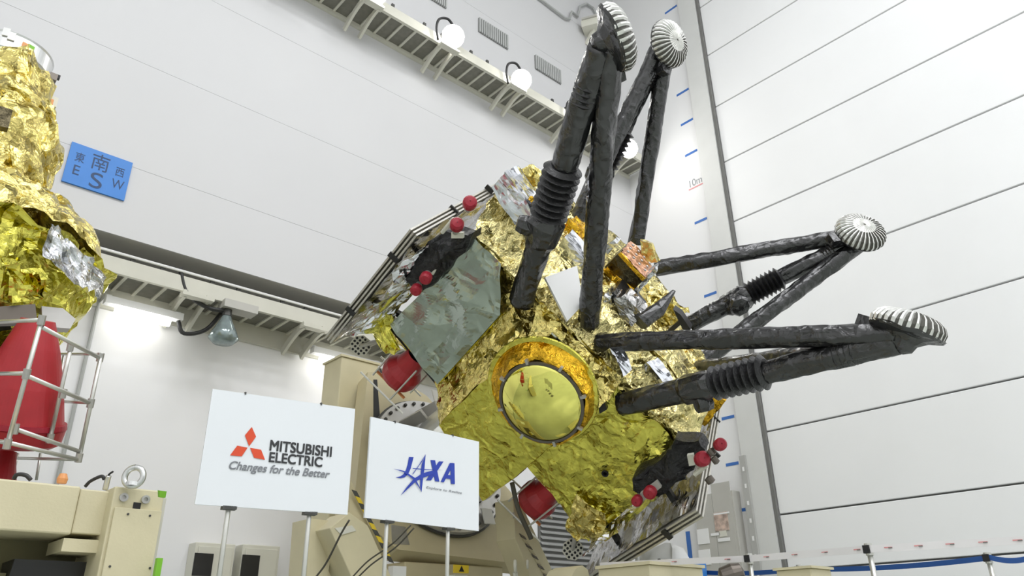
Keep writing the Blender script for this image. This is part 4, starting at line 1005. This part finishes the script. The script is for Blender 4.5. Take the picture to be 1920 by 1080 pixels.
a = at(1393, 856, 0, XR-.06)
tk = thing('wall_trunking', 'grey vertical cable trunking on the wall between cabinet and door', 'conduit', (XR-.05, a.y, 0))
mk('duct', G().box((XR-.16, a.y-.09, .05), (XR-.102, a.y+.03, a.z)), MT['duct'], tk)
for k in range(7): mk('clip', G().box((XR-.166, a.y-.05, a.z-.3-k*.32), (XR-.161, a.y-.01, a.z-.22-k*.32)), MT['white'], tk)
p = at(1398, 1005, 0, XR-.05)
so = thing('wall_socket', 'small white double wall socket beside the grey cabinet', 'socket', p)
mk('plate', G().box((XR-.03, p.y+.15, p.z-.17), (XR-.002, p.y+.55, p.z+.17)), MT['white'], so)
for k in (.25, .45): mk('outlet', G().box((XR-.036, p.y+k-.05, p.z-.06), (XR-.0305, p.y+k+.05, p.z+.06)), MT['gap'], so)
a = at(1293, 1040, 0, XR-.02); b = at(1290, 996, 0, XR-.02)
mk('tape_strip', G().box((XR-.008, a.y-.05, .1), (XR-.003, a.y+.05, b.z)), MT['tape'], wr)
# barrier posts and belts
def post_(px, py, d, label, red=True, h=None):
    tp = dep(px, py, d); t = thing('barrier_post', label, 'post', (tp.x, tp.y, 0), group='belt barrier posts')
    mk('pole', G().tube([V((tp.x, tp.y, .03)), V((tp.x, tp.y, tp.z-.06))], .021, 12), MT['alutube'], t, smooth=True)
    mk('head', G().tube([V((tp.x, tp.y, tp.z-.09)), tp], .03, 12), MT['alutube'], t)
    mk('belt_cassette', G().box((tp.x-.045, tp.y-.02, tp.z-.075), (tp.x-.012, tp.y+.03, tp.z-.015)), MT['black'], t)
    mk('base', G().lathe((tp.x, tp.y, 0), (0, 0, 1), [(0, .17), (.015, .165), (.03, .03)], 24, True), MT['bolt'], t)
    return tp
P1 = post_(1627, 1019, 6.0, 'chrome barrier post in front of the door carrying the printed white belt')
P2 = post_(1404, 1038, 6.9, 'chrome barrier post in front of the wall trunking')
P3 = post_(1850, 1036, 6.6, 'chrome barrier post at the right carrying the blue belt')
P4 = post_(1498, 1059, 7.7, 'chrome barrier post low behind the cream block, carrying the blue belt')
def belt(label, pts, w_, mat, sag=0.0, marks=None):
    pts = [V(p) for p in pts]; g = G(); seq = []
    for i in range(len(pts)-1):
        for k in range(12):
            f = k/12; q = pts[i].lerp(pts[i+1], f); q.z -= sag*4*f*(1-f); seq.append(q)
    seq.append(pts[-1])
    vs = []; nb = len(seq)
    for q in seq: vs += [q+V((0, 0, -w_/2)), q+V((0, 0, w_/2))]
    g.add(vs, [(2*i, 2*i+2, 2*i+3, 2*i+1) for i in range(nb-1)])
    vs2 = [v+V((.004, .004, 0)) for v in vs]; g.add(vs2, [(2*i, 2*i+1, 2*i+3, 2*i+2) for i in range(nb-1)])
    return mk('barrier_belt', g, mat, label=label, cat='belt', group='barrier belts')
d_ = V((0, 0, -.045))
off = V((-.03, -.03, 0))
wbp = [dep(1125, 1060, 8.0), P2+d_+off, P1+d_+off, dep(1935, 1012, 5.3)]
wb_ = belt('white printed barrier belt stretched in front of the door', wbp, .055, MT['wbelt'])
for i, (a, b, n) in enumerate(((wbp[1], wbp[2], 4), (wbp[2], wbp[3], 5), (wbp[0], wbp[1], 3))):
    for k in range(n):
        f = (k+.6)/n; q = a.lerp(b, f); u = (b-a).normalized(); nrm_ = V((u.y, -u.x, 0)).normalized()
        if nrm_.dot(CP-q) < 0: nrm_ = -nrm_
        plb = Plane(q+nrm_*.004, u, V((0, 0, 1)))
        mk('belt_print', G().prism([plb.p(-.03, .0, 0), plb.p(.03, .0, 0), plb.p(.03, .007, 0), plb.p(-.03, .007, 0)], nrm_*.001), MT['pink'], wb_)
        mk('belt_print', G().prism([plb.p(.0, -.004, .002), plb.p(.03, -.004, .002), plb.p(.03, .003, .002), plb.p(.0, .003, .002)], nrm_*.001), MT['gap'], wb_)
belt('blue barrier belt running low in front of the door', [dep(1045, 1070, 11.0), dep(1290, 1071, 8.6), P4+d_+off, P3+d_+off, dep(1940, 1043, 6.4)], .045, MT['belt'], sag=.03)
# cream blocks along the bottom edge and the wrapped equipment behind
a = dep(1135, 1066, 7.6); b = dep(1290, 1066, 7.6)
t = thing('equipment_crate', 'cream steel crate top at the bottom edge below the lower solar panel', 'crate', a)
mk('body', G().box((a.x, b.y, .02), (b.x+.25, a.y+.1, a.z)), MT['beige2'], t, bevel=.01)
mk('lid', G().box((a.x-.02, b.y-.02, a.z), (b.x+.27, a.y+.12, a.z+.03)), MT['beige2'], t)
a = dep(1455, 1070, 6.6); b = dep(1558, 1070, 6.6)
t = thing('equipment_crate', 'cream steel crate top at the bottom edge in front of the blue belt', 'crate', a)
mk('body', G().box((a.x, b.y, .02), (b.x, a.y, a.z)), MT['beige2'], t, bevel=.01)
mk('lid', G().box((a.x-.02, b.y-.02, a.z), (b.x+.02, a.y+.02, a.z+.02)), MT['beige2'], t)
c = dep(1374, 1078, 6.8)
mk('drum_fitting', G().lathe(c, (.6, -.7, .2), [(-.12, .05), (-.1, .085), (.0, .10), (.08, .085), (.1, .04), (.06, .03)], 18, True), MT['rim'], label='dark rounded metal fitting at the bottom edge below the grey cabinet', cat='fitting')
c = dep(1246, 1042, 9.2)
wp = thing('wrapped_equipment', 'white wrapped equipment standing behind the lower solar panel', 'equipment', (c.x, c.y, 0))
g = G(); g.lathe((c.x, c.y, 0), (0, 0, 1), [(.02, .38), (c.z-.1, .36), (c.z+.02, .28), (c.z+.10, .15), (c.z+.12, .01)], 28, True).crum(.05, 5, 3, .04)
mk('wrap', g, MT['white'], wp, smooth=True)
p = dep(1234, 1056, 8.8); mk('dark_knob', G().lathe(p, (.5, -.8, 0), [(0, .05), (.03, .05), (.04, .02)], 12, False, True), MT['bolt'], wp)
p = dep(1195, 1052, 8.8); eye(p, .06, .02, wp, name='ring_handle', mat='white')
p = dep(1293, 1072, 8.4)
mk('blue_bin', G().box((p.x-.14, p.y-.14, .01), (p.x+.14, p.y+.14, p.z+.1)), MT['blue'], label='blue plastic bin end between crate and drum fitting at the bottom edge', cat='bin', bevel=.02)
p = dep(1125, 1070, 7.9)
mk('cream_post_cap', G().prism([dep(x, y, 7.9) for x, y in ((1065,1092), (1080,1066), (1092,1060), (1102,1068), (1108,1092))], (0, .4, 0)), MT['beige2'], label='cream peaked block at the bottom edge below the perforated plate', cat='block')
